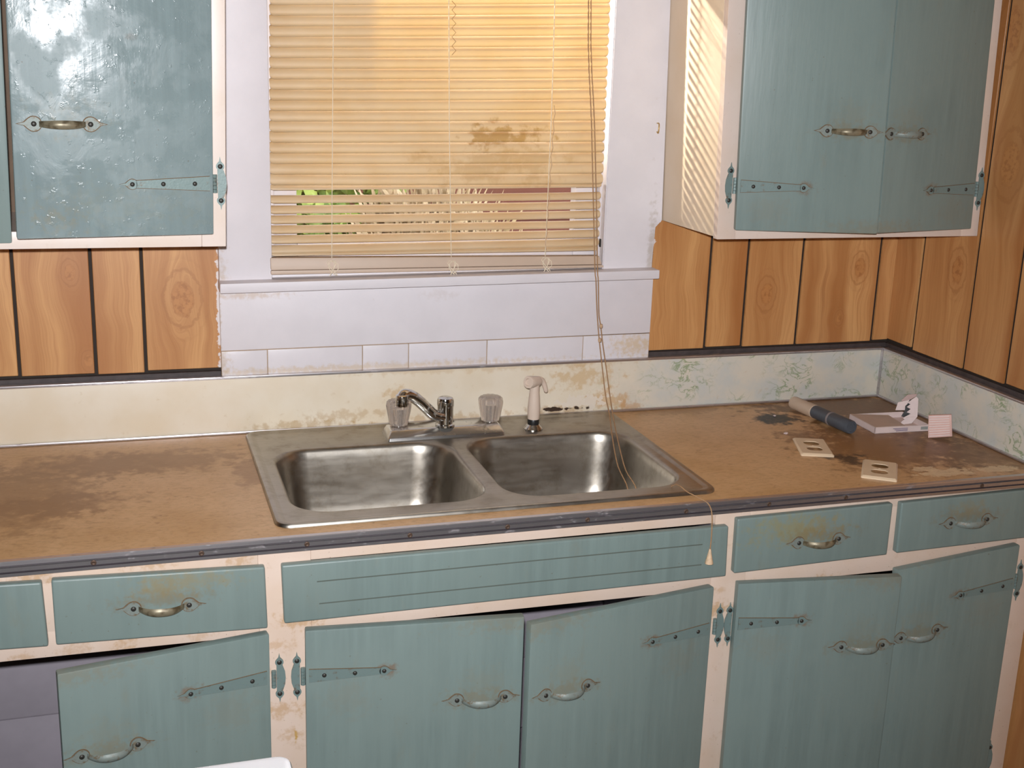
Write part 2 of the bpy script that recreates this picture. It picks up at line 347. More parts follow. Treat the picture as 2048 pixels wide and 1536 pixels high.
# black sealant left where the panelling stops short of the splash
box('sealant_strip', -1.6, CASL, -.0035, .006, Z0+HS-.004, PZ-.006, MATS['grime_strip'], wall_back, .001, 1)
box('sealant_strip', CASR-.01, XR, -.0035, .006, Z0+HS-.004, PZ-.006, MATS['grime_strip'], wall_back, .001, 1)
slab('sealant_strip', [(XR-.0035, 0, PZ-.006), (XR-.0035, -.63, PZ-.006), (XR-.0035, -.63, Z0+HS-.004), (XR-.0035, 0, Z0+HS-.004)], (.008, 0, 0), MATS['grime_strip'], wall_right, .001, 1)

# ------------------------------------------------------------------ window
win = thing('window_1', 'white painted kitchen window with wide casing above the sink', 'window', (0, 0, WZ0), kind='structure')
wcas = white('casing_paint', [(at(440, 590, 'y', -.02), (.02, .05, .10), (.50, .36, .22), .5), (at(1303, 500, 'y', -.02), (.012, .05, .12), (.42, .36, .30), .6)])
slab('casing', [(CASL, -.02, 2.42), (at(540, 300, 'y', -.02).x, -.02, 2.42), (at(540, 300, 'y', -.02).x, -.02, Z0+.322), (CASL, -.02, Z0+.322)], (0, .026, 0), wcas, win, .003)
bm = bmesh.new(); zk = Z0+.445                # the right casing is wider where it meets the side of the wall cabinet
add_plate(bm, [(at(1229, 20, 'y', -.02).x, 2.30), (.4975, 2.30), (.5225, zk), (.505, zk-.012), (.505, Z0+.33), (at(1207, 500, 'y', -.02).x, Z0+.33)], .026, T(0, .006, 0))
bmesh.ops.bevel(bm, geom=bm.edges[:], offset=.002, segments=2, affect='EDGES'); link('casing', bm2me(bm, 'casing', 40), wcas, win)
box('casing', CASL-.01, CASR+.02, -.022, .006, 2.30, 2.42, wcas, win, .003)
IX0 = at(540, 300, 'y', -.02).x; IX1 = .398
box('jamb', IX0-.012, IX0, .0, .13, WZ0, WZ1, MATS['white'], win)
box('jamb', IX1, IX1+.012, .0, .13, WZ0, WZ1, MATS['white'], win)
box('stop_bead', IX1-.012, IX1, .026, .045, WZ0+.015, WZ1, MATS['white'], win, .003)
box('stop_bead', IX0, IX0+.012, .026, .045, WZ0+.015, WZ1, MATS['white'], win, .003)
stm = white('stool_paint', [(at(900, 580, 'y', -.06), (.5, .03, .006), (.35, .30, .27), .35)])
sl_ = at(440, 568, 'y', -.058); sr_ = at(1320, 540, 'y', -.058); slb = at(440, 588, 'y', -.058); srb = at(1319, 558, 'y', -.058)
slab('stool', [sl_, sr_, srb, slb], (0, .07, 0), stm, win, .003)
box('sill', IX0, IX1, .0, .18, WZ0-.03, WZ0+.014, MATS['white'], win, .002)
sy = .05
for nm, a in (('sash_stile', (IX0, IX0+.062, WZ0+.014, WZ1)), ('sash_stile', (IX1-.062, IX1, WZ0+.014, WZ1)), ('sash_rail', (IX0+.062, IX1-.062, WZ0+.014, WZ0+.075)),
              ('sash_rail', (IX0+.062, IX1-.062, WZ0+.80, WZ0+.84)), ('sash_rail', (IX0+.062, IX1-.062, WZ1-.06, WZ1))):
    box(nm, a[0], a[1], sy, sy+.032, a[2], a[3], MATS['white'], win, .003)
box('pane', IX0+.058, IX1-.058, sy+.014, sy+.018, WZ0+.07, WZ0+.805, MATS['glass'], win)
box('pane', IX0+.058, IX1-.058, sy+.014, sy+.018, WZ0+.835, WZ1-.055, MATS['glass'], win)
lt = at(1201, 485, 'y', -.002); box('latch_slot', lt.x-.0015, lt.x+.002, -.004, .003, lt.z-.010, lt.z+.008, MATS['black'], win)
# board below the stool and a row of white tiles of unequal length
apm = white('apron_paint', [(at(500, 592, 'y', -.012), (.10, .05, .008), (.50, .34, .20), .5), (at(880, 590, 'y', -.012), (.05, .03, .012), (.50, .40, .34), .2), (at(437, 640, 'y', -.012), (.006, .05, .12), (.5, .36, .2), .6)])
tl0, tl1 = at(440, 703, 'y', -.010), at(1300, 666, 'y', -.010); ax1 = at(1304, 600, 'y', -.01).x
slab('apron', [(CASL, -.010, slb.z+.004), (ax1, -.010, srb.z+.004), (ax1, -.010, tl1.z+.0008), (CASL, -.010, tl0.z+.0008)], (0, .016, 0), apm, win, .0015)
js = [CASL] + [at(u, v, 'y', -.010).x for u, v in ((535, 715), (725, 705), (817, 702), (974, 695), (1166, 682))] + [ax1]
tspots = [(at(1270, 690, 'y', -.01), (.07, .05, .03), (.62, .47, .28), .7), (at(700, 735, 'y', -.01), (.6, .05, .010), (.60, .46, .30), .6), (at(442, 720, 'y', -.01), (.02, .05, .05), (.5, .36, .2), .5)]
tm = white('tile_glaze', tspots, (0.72, 0.68, 0.70), 0.35)
def lerp(a, b, t): return a + (b-a)*t
for a, b in zip(js, js[1:]):
    za = lerp(tl0.z, tl1.z, (a-CASL)/(ax1-CASL)); zb = lerp(tl0.z, tl1.z, (b-CASL)/(ax1-CASL)); o = random.uniform(-.0006, .0006)
    slab('tile', [(a+.0009, -.0105+o, za-.001), (b-.0009, -.0105-o, zb-.001), (b-.0009, -.0105-o, Z0+HS-.006), (a+.0009, -.0105+o, Z0+HS-.006)], (0, .012, 0), tm, wall_back, .0012)
box('grout', CASL, ax1, -.0090, .006, Z0+HS-.006, tl0.z+.004, plain('grout_brown', (.40, .29, .20), .8, var=.3), wall_back)

# ------------------------------------------------------------------ mini blind
YBL = -0.010
blind = thing('mini_blind', 'yellowed vinyl mini blind hanging half closed in the window', 'blind', (0.02, YBL, WZ0+.03))
def slat_obj(pl, pr, tilt, wdt=.0268, name='slat', arc=.0072):
    L = (pr-pl).length; ex = (pr-pl).normalized(); bm = bmesh.new(); nx, nw = 14, 6; rows = []
    t = math.radians(tilt); d = Vector((0, -math.cos(t), -math.sin(t))); nrm = Vector((0, -math.sin(t), math.cos(t)))
    rc = .008; sag = random.uniform(.0002, .0012)
    xs = [0, rc*.15, rc*.45, rc] + [rc + (L-2*rc)*k/8 for k in range(1, 8)] + [L-rc, L-rc*.45, L-rc*.15, L]
    for s in xs:
        e = min(s, L-s); cut = 0 if e >= rc else rc - math.sqrt(max(0, rc*rc-(rc-e)**2))
        row = []
        for j in range(nw+1):
            q = j/nw; wv = cut + (wdt-2*cut)*q
            bow = arc*(1-(2*wv/wdt-1)**2)
            p = pl + ex*s + d*(wv-wdt) + nrm*bow + Vector((0, 0, -sag*4*(s/L)*(1-s/L)))
            row.append(bm.verts.new(p))
        rows.append(row)
    for A, B in zip(rows, rows[1:]):
        for j in range(nw): bm.faces.new([A[j], A[j+1], B[j+1], B[j]]).smooth = True
    me = bm2me(bm, 'slat', 60)
    o = link(name, me, MATS['slat'], blind)
    so_ = o.modifiers.new('thick', 'SOLIDIFY'); so_.thickness = .0006
    return o
def be(u, v): return at(u, v, 'y', YBL-.008)
slat_lr = []
ZCL = at(1368, 22, 'x', .524).z + .06          # the slats above this height hang fully closed
for i in range(-28, 17):
    vl = 31.4+21.2*i; vr = 28.5+21.25*i
    ur = 1221 - (vr)*0.042 if vr > 0 else 1221
    pl, pr = be(539, vl), be(ur, vr)
    if i < -1:
        pl = Vector((be(539, 10).x, YBL-.008, be(539, 10.2).z + .02075*(-1-i))); pr = Vector((be(1221, 8).x, YBL-.008, be(1221, 7.25).z+.02075*(-1-i)))
    slat_obj(pl, pr, random.uniform(59, 62) if pl.z < ZCL else random.uniform(70, 73)); slat_lr.append((pl, pr))
slat_obj(be(538, 380), be(1205, 374), 8)
for vl, vr in zip((406.6, 427.7, 447.6, 467.4, 487.4, 507), (398.5, 417.5, 436, 455.5, 474.5, 491.5)):
    slat_obj(be(538, vl), be(1203-(vr-398)*.04, vr), random.uniform(29, 32)); slat_lr.append((be(538, vl), be(1200, vr)))
slat_obj(be(540, 512), be(1198, 500.5), 4)
# the lowest slats lie stacked on the bottom rail
bl0, br0, br1, bl1 = be(540, 515), be(1197, 511), be(1203, 534), be(541, 549)
slab('bottom_rail', [bl0+Vector((0, -.006, 0)), br0+Vector((0, -.006, 0)), lerp(br0, br1, .72)+Vector((0, -.010, 0)), lerp(bl0, bl1, .72)+Vector((0, -.010, 0))], (0, .022, 0), MATS['rail'], blind, .003)
slab('bottom_rail', [lerp(bl0, bl1, .74)+Vector((0, -.008, 0)), lerp(br0, br1, .76)+Vector((.002, -.008, 0)), br1+Vector((.004, -.008, 0)), bl1+Vector((0, -.008, 0))], (0, .022, 0), MATS['rail'], blind, .003)
box('headrail', be(539, 10).x, be(1222, 10).x, YBL-.016, YBL+.010, slat_lr[0][0].z+.012, slat_lr[0][0].z+.042, MATS['rail'], blind, .002)
ztop = slat_lr[0][0].z+.02
for us in ((667, 665, 663), (896, 898, 902), (1109, 1100, 1088)):
    p0, p1, p2 = be(us[0], 0), be(us[1], 250), be(us[2], 545 if us[0] < 1000 else 538); pts = [Vector((p0.x, YBL-.014, ztop)), p0, lerp(p0, p1, .5), p1, lerp(p1, p2, .5), p2]
    pts = [Vector((p.x + random.uniform(-.0008, .0008), YBL-.0125, p.z)) for p in pts]
    tube('ladder_cord', pts, .0008, MATS['white_cord'], blind, 6)
    p = pts[-1]; k = [p + Vector((.010*math.sin(a*1.9)*(.4+a/12), -.010-.002*math.cos(a*2.3), .016*math.cos(a*1.3)+.012)) for a in [j*.5 for j in range(24)]]
    tube('cord_tangle', k, .0008, MATS['white_cord'], blind, 5)
zz = [be(903 + (4 if j % 2 else -4), 2+j*9) + Vector((.003, -.008, 0)) for j in range(13)]
tube('loose_cord', zz, .0006, plain('brown_cord', (.36, .20, .08), .8), blind, 5)
zz = [be(1107 - j*1.1 + (2 if j % 2 else -1), 210+j*17) + Vector((0, -.008, 0)) for j in range(18)]
tube('loose_cord', zz, .0007, MATS['cord'], blind, 5)
# pull cord hanging over the stool into the right bowl and out over the counter edge
def smooth_pts(P, k=4):
    out = []
    for i in range(len(P)-1):
        a = P[max(i-1, 0)]; b = P[i]; c = P[i+1]; d = P[min(i+2, len(P)-1)]
        for j in range(k):
            t = j/k; out.append(.5*((2*b)+(c-a)*t+(2*a-5*b+4*c-d)*t*t+(3*b-a-3*c+d)*t**3))
    return out+[P[-1]]
def cpx(pts): return [(1140+x/2.603, 560+y/2.603) for x, y in pts]
def dep(v):                                   # distance of the hanging cord from the wall at this height in the photo
    ks = [(-400, -.03), (0, -.034), (500, -.045), (560, -.066), (650, -.072), (760, -.085), (830, -.15), (880, -.26), (985, -.43)]
    for (a, b), (c, d) in zip(ks, ks[1:]):
        if v <= c: return b+(d-b)*(v-a)/(c-a)
    return -.43
for k, (st_, pts) in enumerate((([(1177, 0), (1183, 250), (1187, 420), (1190, 540)], [(135, 0), (140, 150), (150, 290), (165, 430), (185, 600), (205, 700), (222, 830), (250, 970), (305, 1105)]),
                                ([(1182, 0), (1189, 250), (1193, 420), (1195, 540)], [(147, 0), (150, 170), (160, 240), (170, 330), (190, 470), (210, 620), (230, 740), (255, 860), (290, 990), (350, 1105)]))):
    P = [at(u, v, 'y', dep(v)) for u, v in st_ + cpx(pts)]
    P = [Vector((P[0].x, P[0].y, ztop))] + P
    P += [Vector((.29+.02*k, -.455, Z0-.12)), Vector((.31+.01*k, -.44, Z0-.155))]
    tube('pull_cord', smooth_pts(P), .0013, MATS['pull_cord'], blind, 6)
for u, v in ((1202, 652), (1199.5, 680)):
    p = at(u, v, 'y', -.074); lathe('cord_bead', [(0, -.0055), (.0035, -.004), (.0042, 0), (.0035, .004), (0, .0055)], MATS['cord'], blind, T(*p), 10)
P = [Vector((.315, -.45, Z0-.155)), Vector((.335, -.49, Z0-.10)), at(1344, 972, 'z', Z0+.006), at(1378, 986, 'z', Z0+.0095), at(1400, 997, 'z', Z0+.005), at(1417, 1008, 'y', YC-.001), at(1424, 1030, 'y', -.640), at(1423, 1071, 'y', -.642), at(1420, 1100, 'y', -.642)]
pc = tube('pull_cord', smooth_pts(P), .0012, MATS['pull_cord'], blind, 6)
tp = at(1420, 1100, 'y', -.642); lathe('tassel', [(0, .003), (.0022, .002), (.0030, -.004), (.0075, -.024), (.0080, -.027), (0, -.027)], plain('tassel_wood', (.66, .47, .30), .6, var=.3, sc_=200), pc, T(*tp), 12)

# ------------------------------------------------------------------ hardware meshes, shared by every pull and hinge
def spade(cx, cz, r, L, ang):                 # round head drawn out to a point
    pts = []
    for k in range(15):
        a = math.radians(50 + 260*k/14); pts.append((r*math.cos(a), r*math.sin(a)))
    pts += [(r*.95, -r*.50), (r*1.25, -r*.22), (L, 0), (r*1.25, r*.22), (r*.95, r*.50)]
    c, s = math.cos(ang), math.sin(ang)
    return [(cx + x*c - z*s, cz + x*s + z*c) for x, z in pts]
def bolt(bm, x, y, z, r=.0041, mi=1):
    add_lathe(bm, [(r, 0), (r*.9, .0012), (r*.5, .0022), (0, .0025)], Matrix.Translation((x, y, z)) @ Matrix.Rotation(math.radians(90), 4, 'X'), 10, mi=mi)
def make_pull(half=.044, prot=.021):
    bm = bmesh.new()
    for s in (-1, 1):
        add_plate(bm, [(x*1.10, z*1.10) for x, z in spade(s*half/1.10, 0, .0118, .0255, 0 if s > 0 else math.pi)], .0008, mi=2)
        add_plate(bm, spade(s*half, 0, .0115, .025, 0 if s > 0 else math.pi), .0026, mi=0)
        bolt(bm, s*half, -.0022, 0, .0046)
    n = 16; prev = None; rows = []
    for k in range(n+1):
        t = -1+2*k/n; x = t*(half-.008); y = -.0035 - prot*(1-abs(t)**2.6); wd = .0045+.0025*(1-t*t)
        rows.append([bm.verts.new((x, y-.0022, wd*.55)), bm.verts.new((x, y-.0034, 0)), bm.verts.new((x, y-.0022, -wd*.55)), bm.verts.new((x, y, -wd)), bm.verts.new((x, y+.0012, 0)), bm.verts.new((x, y, wd))])
    for A, B in zip(rows, rows[1:]):
        for j in range(6): f = bm.faces.new([A[j], A[(j+1) % 6], B[(j+1) % 6], B[j]]); f.material_index = 3
    bm.faces.new(rows[0]).material_index = 3; bm.faces.new(rows[-1][::-1]).material_index = 3
    return bm2me(bm, 'pull', 50)
PULL = make_pull()
PULL_BRASS = PULL.copy()
for m in (MATS['iron'], MATS['bolt'], MATS['rust'], MATS['iron']): PULL.materials.append(m)
for m in (MATS['iron'], MATS['bolt'], MATS['rust'], MATS['pullbrass']): PULL_BRASS.materials.append(m)
def make_strap(s):                            # s=+1 strap runs to local +x
    bm = bmesh.new()
    for off, t, mi in ((.0010, .0006, 2), (0, .0022, 0)):
        o = [(s*.004, .0122+off), (s*.128, .0058+off), (s*.128, -.0058-off), (s*.004, -.0122-off)]
        add_plate(bm, o if s > 0 else o[::-1], t, mi=mi)
        add_plate(bm, spade(s*.134, 0, .0085+off, .021+off, 0 if s > 0 else math.pi), t, mi=mi)
    for x, z in ((.030, .0), (.083, 0), (.134, 0)): bolt(bm, s*x, -.002, z)
    return bm2me(bm, 'hinge_strap', 40)
def make_leaf(s):                             # the leaf screwed to the stile, with the knuckle on the door side
    bm = bmesh.new()
    o = [(-s*.0065, .024), (-s*.0105, .012), (-s*.0115, 0), (-s*.0105, -.012), (-s*.0065, -.024), (s*.004, -.024), (s*.004, .024)]
    o = [(x-s*.010, z) for x, z in o]; add_plate(bm, o, .0022)
    for q in (-1, 1):
        add_plate(bm, spade(-s*.011, q*.030, .0072, .017, q*math.pi/2), .0022); bolt(bm, -s*.011, -.002, q*.030, .0045)
    for k in range(5):
        z0 = -.0165+k*.0066
        add_tube(bm, [(-s*.001, -.003, z0+.0003), (-s*.001, -.003, z0+.0062)], .0042, 8, mi=0)
    return bm2me(bm, 'hinge_leaf', 40)
STRAP = {s: make_strap(s) for s in (-1, 1)}; LEAF = {s: make_leaf(s) for s in (-1, 1)}
for d_ in (STRAP, LEAF):
    for me in d_.values():
        for m in (MATS['hinge'], MATS['bolt'], MATS['rust']): me.materials.append(m)
UPV = Vector((0, 0, 1))
def pull_on(front, p, ex, brass=False, rot=0.0):
    ex = Vector(ex).normalized(); ez = Vector((0, 0, 1))
    ez = ez - ex*ez.dot(ex); m = frame_at(p, ex, ez) @ Matrix.Rotation(rot, 4, 'Y')
    return link('pull_handle', PULL_BRASS if brass else PULL, None, front, m)
GRM = (.21, .15, .07)

def door(parent, hinge, free, yplane, zother, pull=None, hinge_px=None, brass=False, mk=None, th=.019, pull_rot=0.0, mat=None, extra=(), lean=0.0, open_=None):
    """hinge/free: pixels of the two corners on one horizontal edge; zother: height of the opposite edge."""
    H = at(*hinge, 'y', yplane); Fp = at(*free, 'z', H.z) if open_ is None else at(*free, 'y', yplane-open_); e = (Fp-H); w_ = e.length; e.normalize()
    n = Vector((e.y, -e.x, 0)).normalized()
    if n.y > 0: n = -n
    s = 1 if e.x > 0 else -1
    a, b = (H, Fp) if s > 0 else (Fp, H)
    top = max(H.z, zother); bot = min(H.z, zother)
    fr = [Vector((a.x, a.y, top)), Vector((b.x, b.y, top)), Vector((b.x, b.y, bot)), Vector((a.x, a.y, bot))]
    if open_ is not None:                     # warped door: its top edge runs askew
        fr = [a.copy(), b.copy(), Vector((b.x, b.y, bot)), Vector((a.x, a.y, bot))]
    fr[0] += n*lean*(top-bot); fr[1] += n*lean*(top-bot); n0 = n; n = (n - UPV*lean).normalized()
    spots = list(extra)
    pp = atp(*pull, H, n) if pull else None
    if pp: spots += [(pp, (.075, .04, .020), GRM, .40), (pp-e*s*.0+Vector((0, 0, .03)), (.05, .04, .035), (.24, .22, .15), .22)]
    hp = None
    if hinge_px:
        hp = atp(*hinge_px, H, n); spots += [(hp+e*.14, (.022, .04, .014), (.19, .09, .035), .6), (hp+e*.07-Vector((0, 0, .05)), (.05, .04, .04), (.23, .20, .14), .2)]
    spots.append(((Fp.x, Fp.y, H.z), (.14, .12, .03), (.23, .19, .12), .4))
    d = slab('door', fr, -n0*th, mat or teal('teal_door', spots), parent, .0035, 2)
    if pp: pull_on(d, pp + n*.0002, e*s, brass, pull_rot)
    if hp:
        k = (hp-H).dot(e); q = H + e*0; q = Vector((H.x, H.y, hp.z)) + n*.0002
        link('hinge_strap', STRAP[s], None, d, frame_at(q + e*.002 + n0*lean*(hp.z-bot), e*s, UPV - e*UPV.dot(e)))
    return d, H, e, n, s, hp
def leaf_on(parent, px, yplane, s):
    p = at(*px, 'y', yplane); return link('hinge_leaf', LEAF[s], None, parent, frame_at(p + Vector((s*.011, -.0002, 0)), (1, 0, 0), UPV))

# ------------------------------------------------------------------ upper cabinet left of the window
def upper(name, label, x0, x1, yf, z0, z1, side_mat, frame_mat, stiles, rail=.03):
    t = thing(name, label, 'cabinet', ((x0+x1)/2, yf/2, z0))
    box('side_panel', x0, x0+.018, yf+.019, -.001, z0+.004, z1, side_mat, t, .001)
    box('side_panel', x1-.018, x1, yf+.019, -.001, z0+.004, z1, side_mat, t, .001)
    box('bottom_panel', x0+.018, x1-.018, yf+.019, -.001, z0+.010, z0+.026, side_mat, t)
    box('top_panel', x0+.018, x1-.018, yf+.019, -.001, z1-.018, z1, side_mat, t)
    box('back_panel', x0+.018, x1-.018, -.008, -.001, z0+.026, z1-.018, MATS['dark_wood'], t)
    for a, b in stiles: box('stile', a, b, yf, yf+.019, z0, z1, frame_mat, t, .0015)
    ss_ = sorted(stiles)
    for (a, b), (c, d) in zip(ss_, ss_[1:]):
        box('rail', b, c, yf, yf+.019, z0, z0+rail, frame_mat, t, .0015); box('rail', b, c, yf, yf+.019, z1-.04, z1, frame_mat, t, .0015)
    return t
YLF = -.318; pL = at(452, 493, 'y', YLF); ZT = Z0+1.30
crm_up = cream('cream_upper', [], (.80, .68, .60), .25)
cabL = upper('upper_cabinet', 'teal door wall cabinet with cream frame left of the window', -1.28, pL.x, YLF, pL.z, ZT, crm_up, crm_up, [(-1.28, -1.24), (pL.x-.042, pL.x)])
LEAN = -.018
uld = teal('teal_lumpy', [(at(165, 65, 'y', -.34), (.018, .05, .016), (.19, .22, .21), .6), (at(260, 72, 'y', -.34), (.012, .05, .008), (.14, .12, .09), .6), (at(118, 235, 'y', -.34), (.08, .05, .04), (.26, .23, .15), .4),
     (at(110, 430, 'y', -.34), (.06, .05, .03), (.27, .22, .13), .45), (at(150, 410, 'y', -.34), (.25, .05, .06), (.25, .27, .22), .35)], (.215, .275, .277), None, 1.3, .3)
d, H, e, n, s, hp = door(cabL, (427, 469), (33, 479), YLF-.036, ZT-.02, (118, 248), (430, 367), True, mat=uld, lean=LEAN)
leaf_on(cabL, (438, 367), YLF, -1)
d, H, e, n, s, hp = door(cabL, (-330, 494), (24, 487), YLF-.020, ZT-.02, mat=MATS['teal'])

# ------------------------------------------------------------------ upper cabinet right of the window
YRF = -.290; pR = at(1434, 479, 'y', YRF)
side = NT('cream_side'); c = side.mix(side.ss(side.noise(7, 4), .35, .7), (.78, .64, .48), (.74, .59, .42)); side.out(c, .5); side.bump(side.noise(60, 3), .15, .001)
crm_r = cream('cream_right', [], (.72, .59, .51), .2)
stl = at(1474, 300, 'y', YRF).x
cabR = upper('upper_cabinet', 'teal double door wall cabinet with cream side right of the window', pR.x, XR-.001, YRF, pR.z, ZT, side.m, crm_r, [(pR.x, stl+.012), (XR-.045, XR-.001)], .026)
door(cabR, (1943, 458), (1757, 467), YRF-.020, ZT-.02, (1818, 268), (1955, 378))
door(cabR, (1471, 461), (1755, 468.5), YRF-.020, ZT-.02, (1703, 263), (1474, 372), True)
leaf_on(cabR, (1462, 371), YRF, 1); leaf_on(cabR, (1961, 378), YRF, -1)
hk = at(1314, 258, 'y', -.03)
tag(tube('cup_hook', smooth_pts([hk+Vector((.004, .009, .012)), hk+Vector((.002, -.004, .012)), hk+Vector((0, -.010, .004)), hk+Vector((0, -.008, -.008)), hk+Vector((0, -.001, -.006))]), .0015, MATS['brass']), 'tiny brass cup hook at the right casing edge', 'hook')

# the old wall cabinets hang slightly out of plumb, leaning towards each other's far side
def out_of_plumb(root, k):
    z0 = root.location.z
    def walk(o):
        for c_ in o.children:
            walk(c_)
            if c_.matrix_basis == Matrix():
                for v_ in c_.data.vertices: v_.co.x += k*(v_.co.z-z0)
            else:
                tr = c_.matrix_basis.translation; c_.location = (tr.x + k*(tr.z-z0), tr.y, tr.z)
    walk(root)
out_of_plumb(cabL, .024); out_of_plumb(cabR, -.030)

# ------------------------------------------------------------------ base cabinet run
BX0, BX1 = -1.62, 1.160
basec = thing('base_cabinet', 'long teal and cream base cabinet run under the counter', 'cabinet', (0, -.3, 0))
fsp = []
for u, v in ((40, 1315), (150, 1300), (250, 1290), (400, 1275), (60, 1155), (300, 1130), (480, 1120), (550, 1290), (600, 1240), (555, 1420), (585, 1470), (1440, 1180), (1650, 1160), (1430, 1220)):
    fsp.append((at(u, v, 'y', YF), (random.uniform(.02, .06), .03, random.uniform(.008, .02)), (.50, .29, .12), random.uniform(.35, .65)))
fsp.append((at(592, 1475, 'y', YF), (.004, .03, .015), (.50, .28, .02), .8))
crm_b = cream('cream_base', fsp, (.72, .57, .47), .6)
def fz(u, v): return at(u, v, 'y', YF).z
def stile(ul, ur, v, z0, z1, mat=crm_b):
    return box('stile', at(ul, v, 'y', YF).x, at(ur, v, 'y', YF).x, YF, YF+.019, z0, z1, mat, basec, .001)
zt = Z0-.022
zmr0, zmr1 = at(0, 1326, 'y', YF).z, at(1700, 1150, 'y', YF).z
def midbot(x): return fz(120, 1312) + (fz(1620, 1158)-fz(120, 1312))*(x-at(120, 1312, 'y', YF).x)/(at(1620, 1158, 'y', YF).x-at(120, 1312, 'y', YF).x)
xa, xb_, xc_, xd_ = at(541, 1400, 'y', YF).x, at(611, 1400, 'y', YF).x, at(1413, 1400, 'y', YF).x, at(1456, 1400, 'y', YF).x
bays = [(BX0, xa), (xb_, xc_), (xd_, 1.118)]
box('stile', BX0-.0, BX0+.04, YF, YF+.019, 0.1, zt, crm_b, basec, .001)
box('stile', xa-.016, xb_+.012, YF, YF+.019, 0.1, zt, crm_b, basec, .001)
box('stile', xc_-.012, xd_+.014, YF, YF+.019, 0.1, zt, crm_b, basec, .001)
box('stile', 1.106, BX1, YF, YF+.019, 0.0, zt, crm_b, basec, .001)
for a, b in ((BX0+.04, xa-.016), (xb_+.012, xc_-.012), (xd_+.014, 1.106)):
    box('rail', a, b, YF, YF+.019, Z0-.048, zt, crm_b, basec, .001)
    slab('rail', [(a, YF, midbot(a)+.045), (b, YF, midbot(b)+.045), (b, YF, midbot(b)), (a, YF, midbot(a))], (0, .019, 0), crm_b, basec, .001)
    box('rail', a, b, YF, YF+.019, 0.10, 0.135, crm_b, basec, .001)
# short stiles between neighbouring drawers
for u0, u1, v in ((80, 108, 1228), (1780, 1800, 1060)):
    a, b = at(u0, v, 'y', YF).x, at(u1, v, 'y', YF).x; box('stile', a-.004, b+.004, YF, YF+.019, midbot(a)+.044, Z0-.047, crm_b, basec, .001)
box('toe_board', BX0, BX1-.05, -.54, -.525, 0.0, 0.10, MATS['dark_wood'], basec)
box('bottom_shelf', BX0, BX1, YF+.019, -.03, 0.10, 0.118, MATS['interior'], basec)
box('side_panel', BX0-.018, BX0, YF, -.012, 0.0, Z0-.032, crm_b, basec)
box('side_panel', BX1-.02, BX1, YF+.019, -.012, 0.118, Z0-.032, MATS['dark_wood'], basec)
box('partition', (xa+xb_)/2-.008, (xa+xb_)/2+.008, YF+.019, -.03, .118, Z0-.036, MATS['interior'], basec)
box('partition', (xc_+xd_)/2-.008, (xc_+xd_)/2+.008, YF+.019, -.03, .118, Z0-.036, MATS['interior'], basec)
box('shade_panel', BX0, xa, YF+.019, -.03, Z0-.162, Z0-.15, MATS['dark_wood'], basec)  # unseen boards added to block light, so the space above the doors stays black
box('shade_panel', xd_, 1.10, YF+.019, -.03, Z0-.148, Z0-.138, MATS['dark_wood'], basec)
zb = .118; hh = [.19, .17, .20, .22]
for h in hh: box('back_board', BX0, BX1, -.030, -.014, zb+.0012, zb+h-.0012, MATS['interior'], basec, .001); zb += h

def front(name, px, pull=None, y=YF-.016, brass=False, extra=(), col=TEAL):
    q = [at(u, v, 'y', y) for u, v in px]; sp = list(extra)
    if pull:
        p = at(*pull, 'y', y); sp += [(p+Vector((0, 0, .012)), (.085, .03, .018), GRM, .45), (p+Vector((0, 0, .03)), (.05, .03, .02), (.27, .21, .10), .35)]
    o = slab(name, q, (0, YF-y, 0), teal('teal_front', sp, col), basec, .004, 3)
    if pull: pull_on(o, p, q[1]-q[0], brass)
    return o
front('drawer', [(-345, 1192), (83, 1165), (97, 1293.5), (-330, 1326)])
front('drawer', [(102, 1161), (530, 1134), (536, 1257), (112, 1291)], (323, 1213), brass=True,
      extra=[(at(370, 1165, 'y', YF-.016), (.09, .03, .02), (.28, .22, .10), .5)])
fp = front('false_panel', [(563, 1131.5), (1458, 1052.3), (1452.5, 1153), (569, 1248)])
for a, b in (((634, 1163.5), (1405, 1089)), ((638.5, 1207.5), (1403, 1129.5))):
    A, B = at(*a, 'y', YF-.0163), at(*b, 'y', YF-.0163)
    slab('groove_line', [A+UPV*.0011, B+UPV*.0011, B-UPV*.0011, A-UPV*.0011], (0, .002, 0), plain('panel_groove_dark', (.10, .12, .10), .8), fp)  # thin dark strips mark the two grooves of the panel
front('drawer', [(1476, 1038.5), (1787, 1007), (1774.5, 1110), (1468, 1147.6)], (1637, 1081), brass=True, extra=[(at(1590, 1060, 'y', YF-.016), (.10, .03, .035), (.28, .24, .10), .6)])
front('drawer', [(1804, 1006.4), (2062, 979), (2060, 1075), (1793, 1107)], (1937, 1042))
ZDB = .115; YD = YF-.020
door(basec, (539, 1268), (114, 1349), YD, ZDB, (220, 1500), (545, 1353))
leaf_on(basec, (559, 1355), YF, -1)
door(basec, (610, 1262), (1049.5, 1233.6), YD, ZDB, (962, 1396), (612, 1352))
leaf_on(basec, (594, 1352), YF, 1)
door(basec, (1429, 1174), (1062, 1249.7), YD, ZDB, (1133, 1380), (1424, 1256))
leaf_on(basec, (1437, 1250), YF, -1)
door(basec, (2041, 1090), (1796, 1141), YD, ZDB, (1837, 1267), (2030, 1166), open_=.004)
door(basec, (1477, 1168), (1805, 1153), YD, ZDB, (1723, 1291), (1466, 1248))
leaf_on(basec, (1457, 1248), YF, 1); leaf_on(basec, (2036, 1160), YF, -1); leaf_on(basec, (1975, 1518), YF, -1)
door(basec, (-345, 1335), (-40, 1318), YD, ZDB)

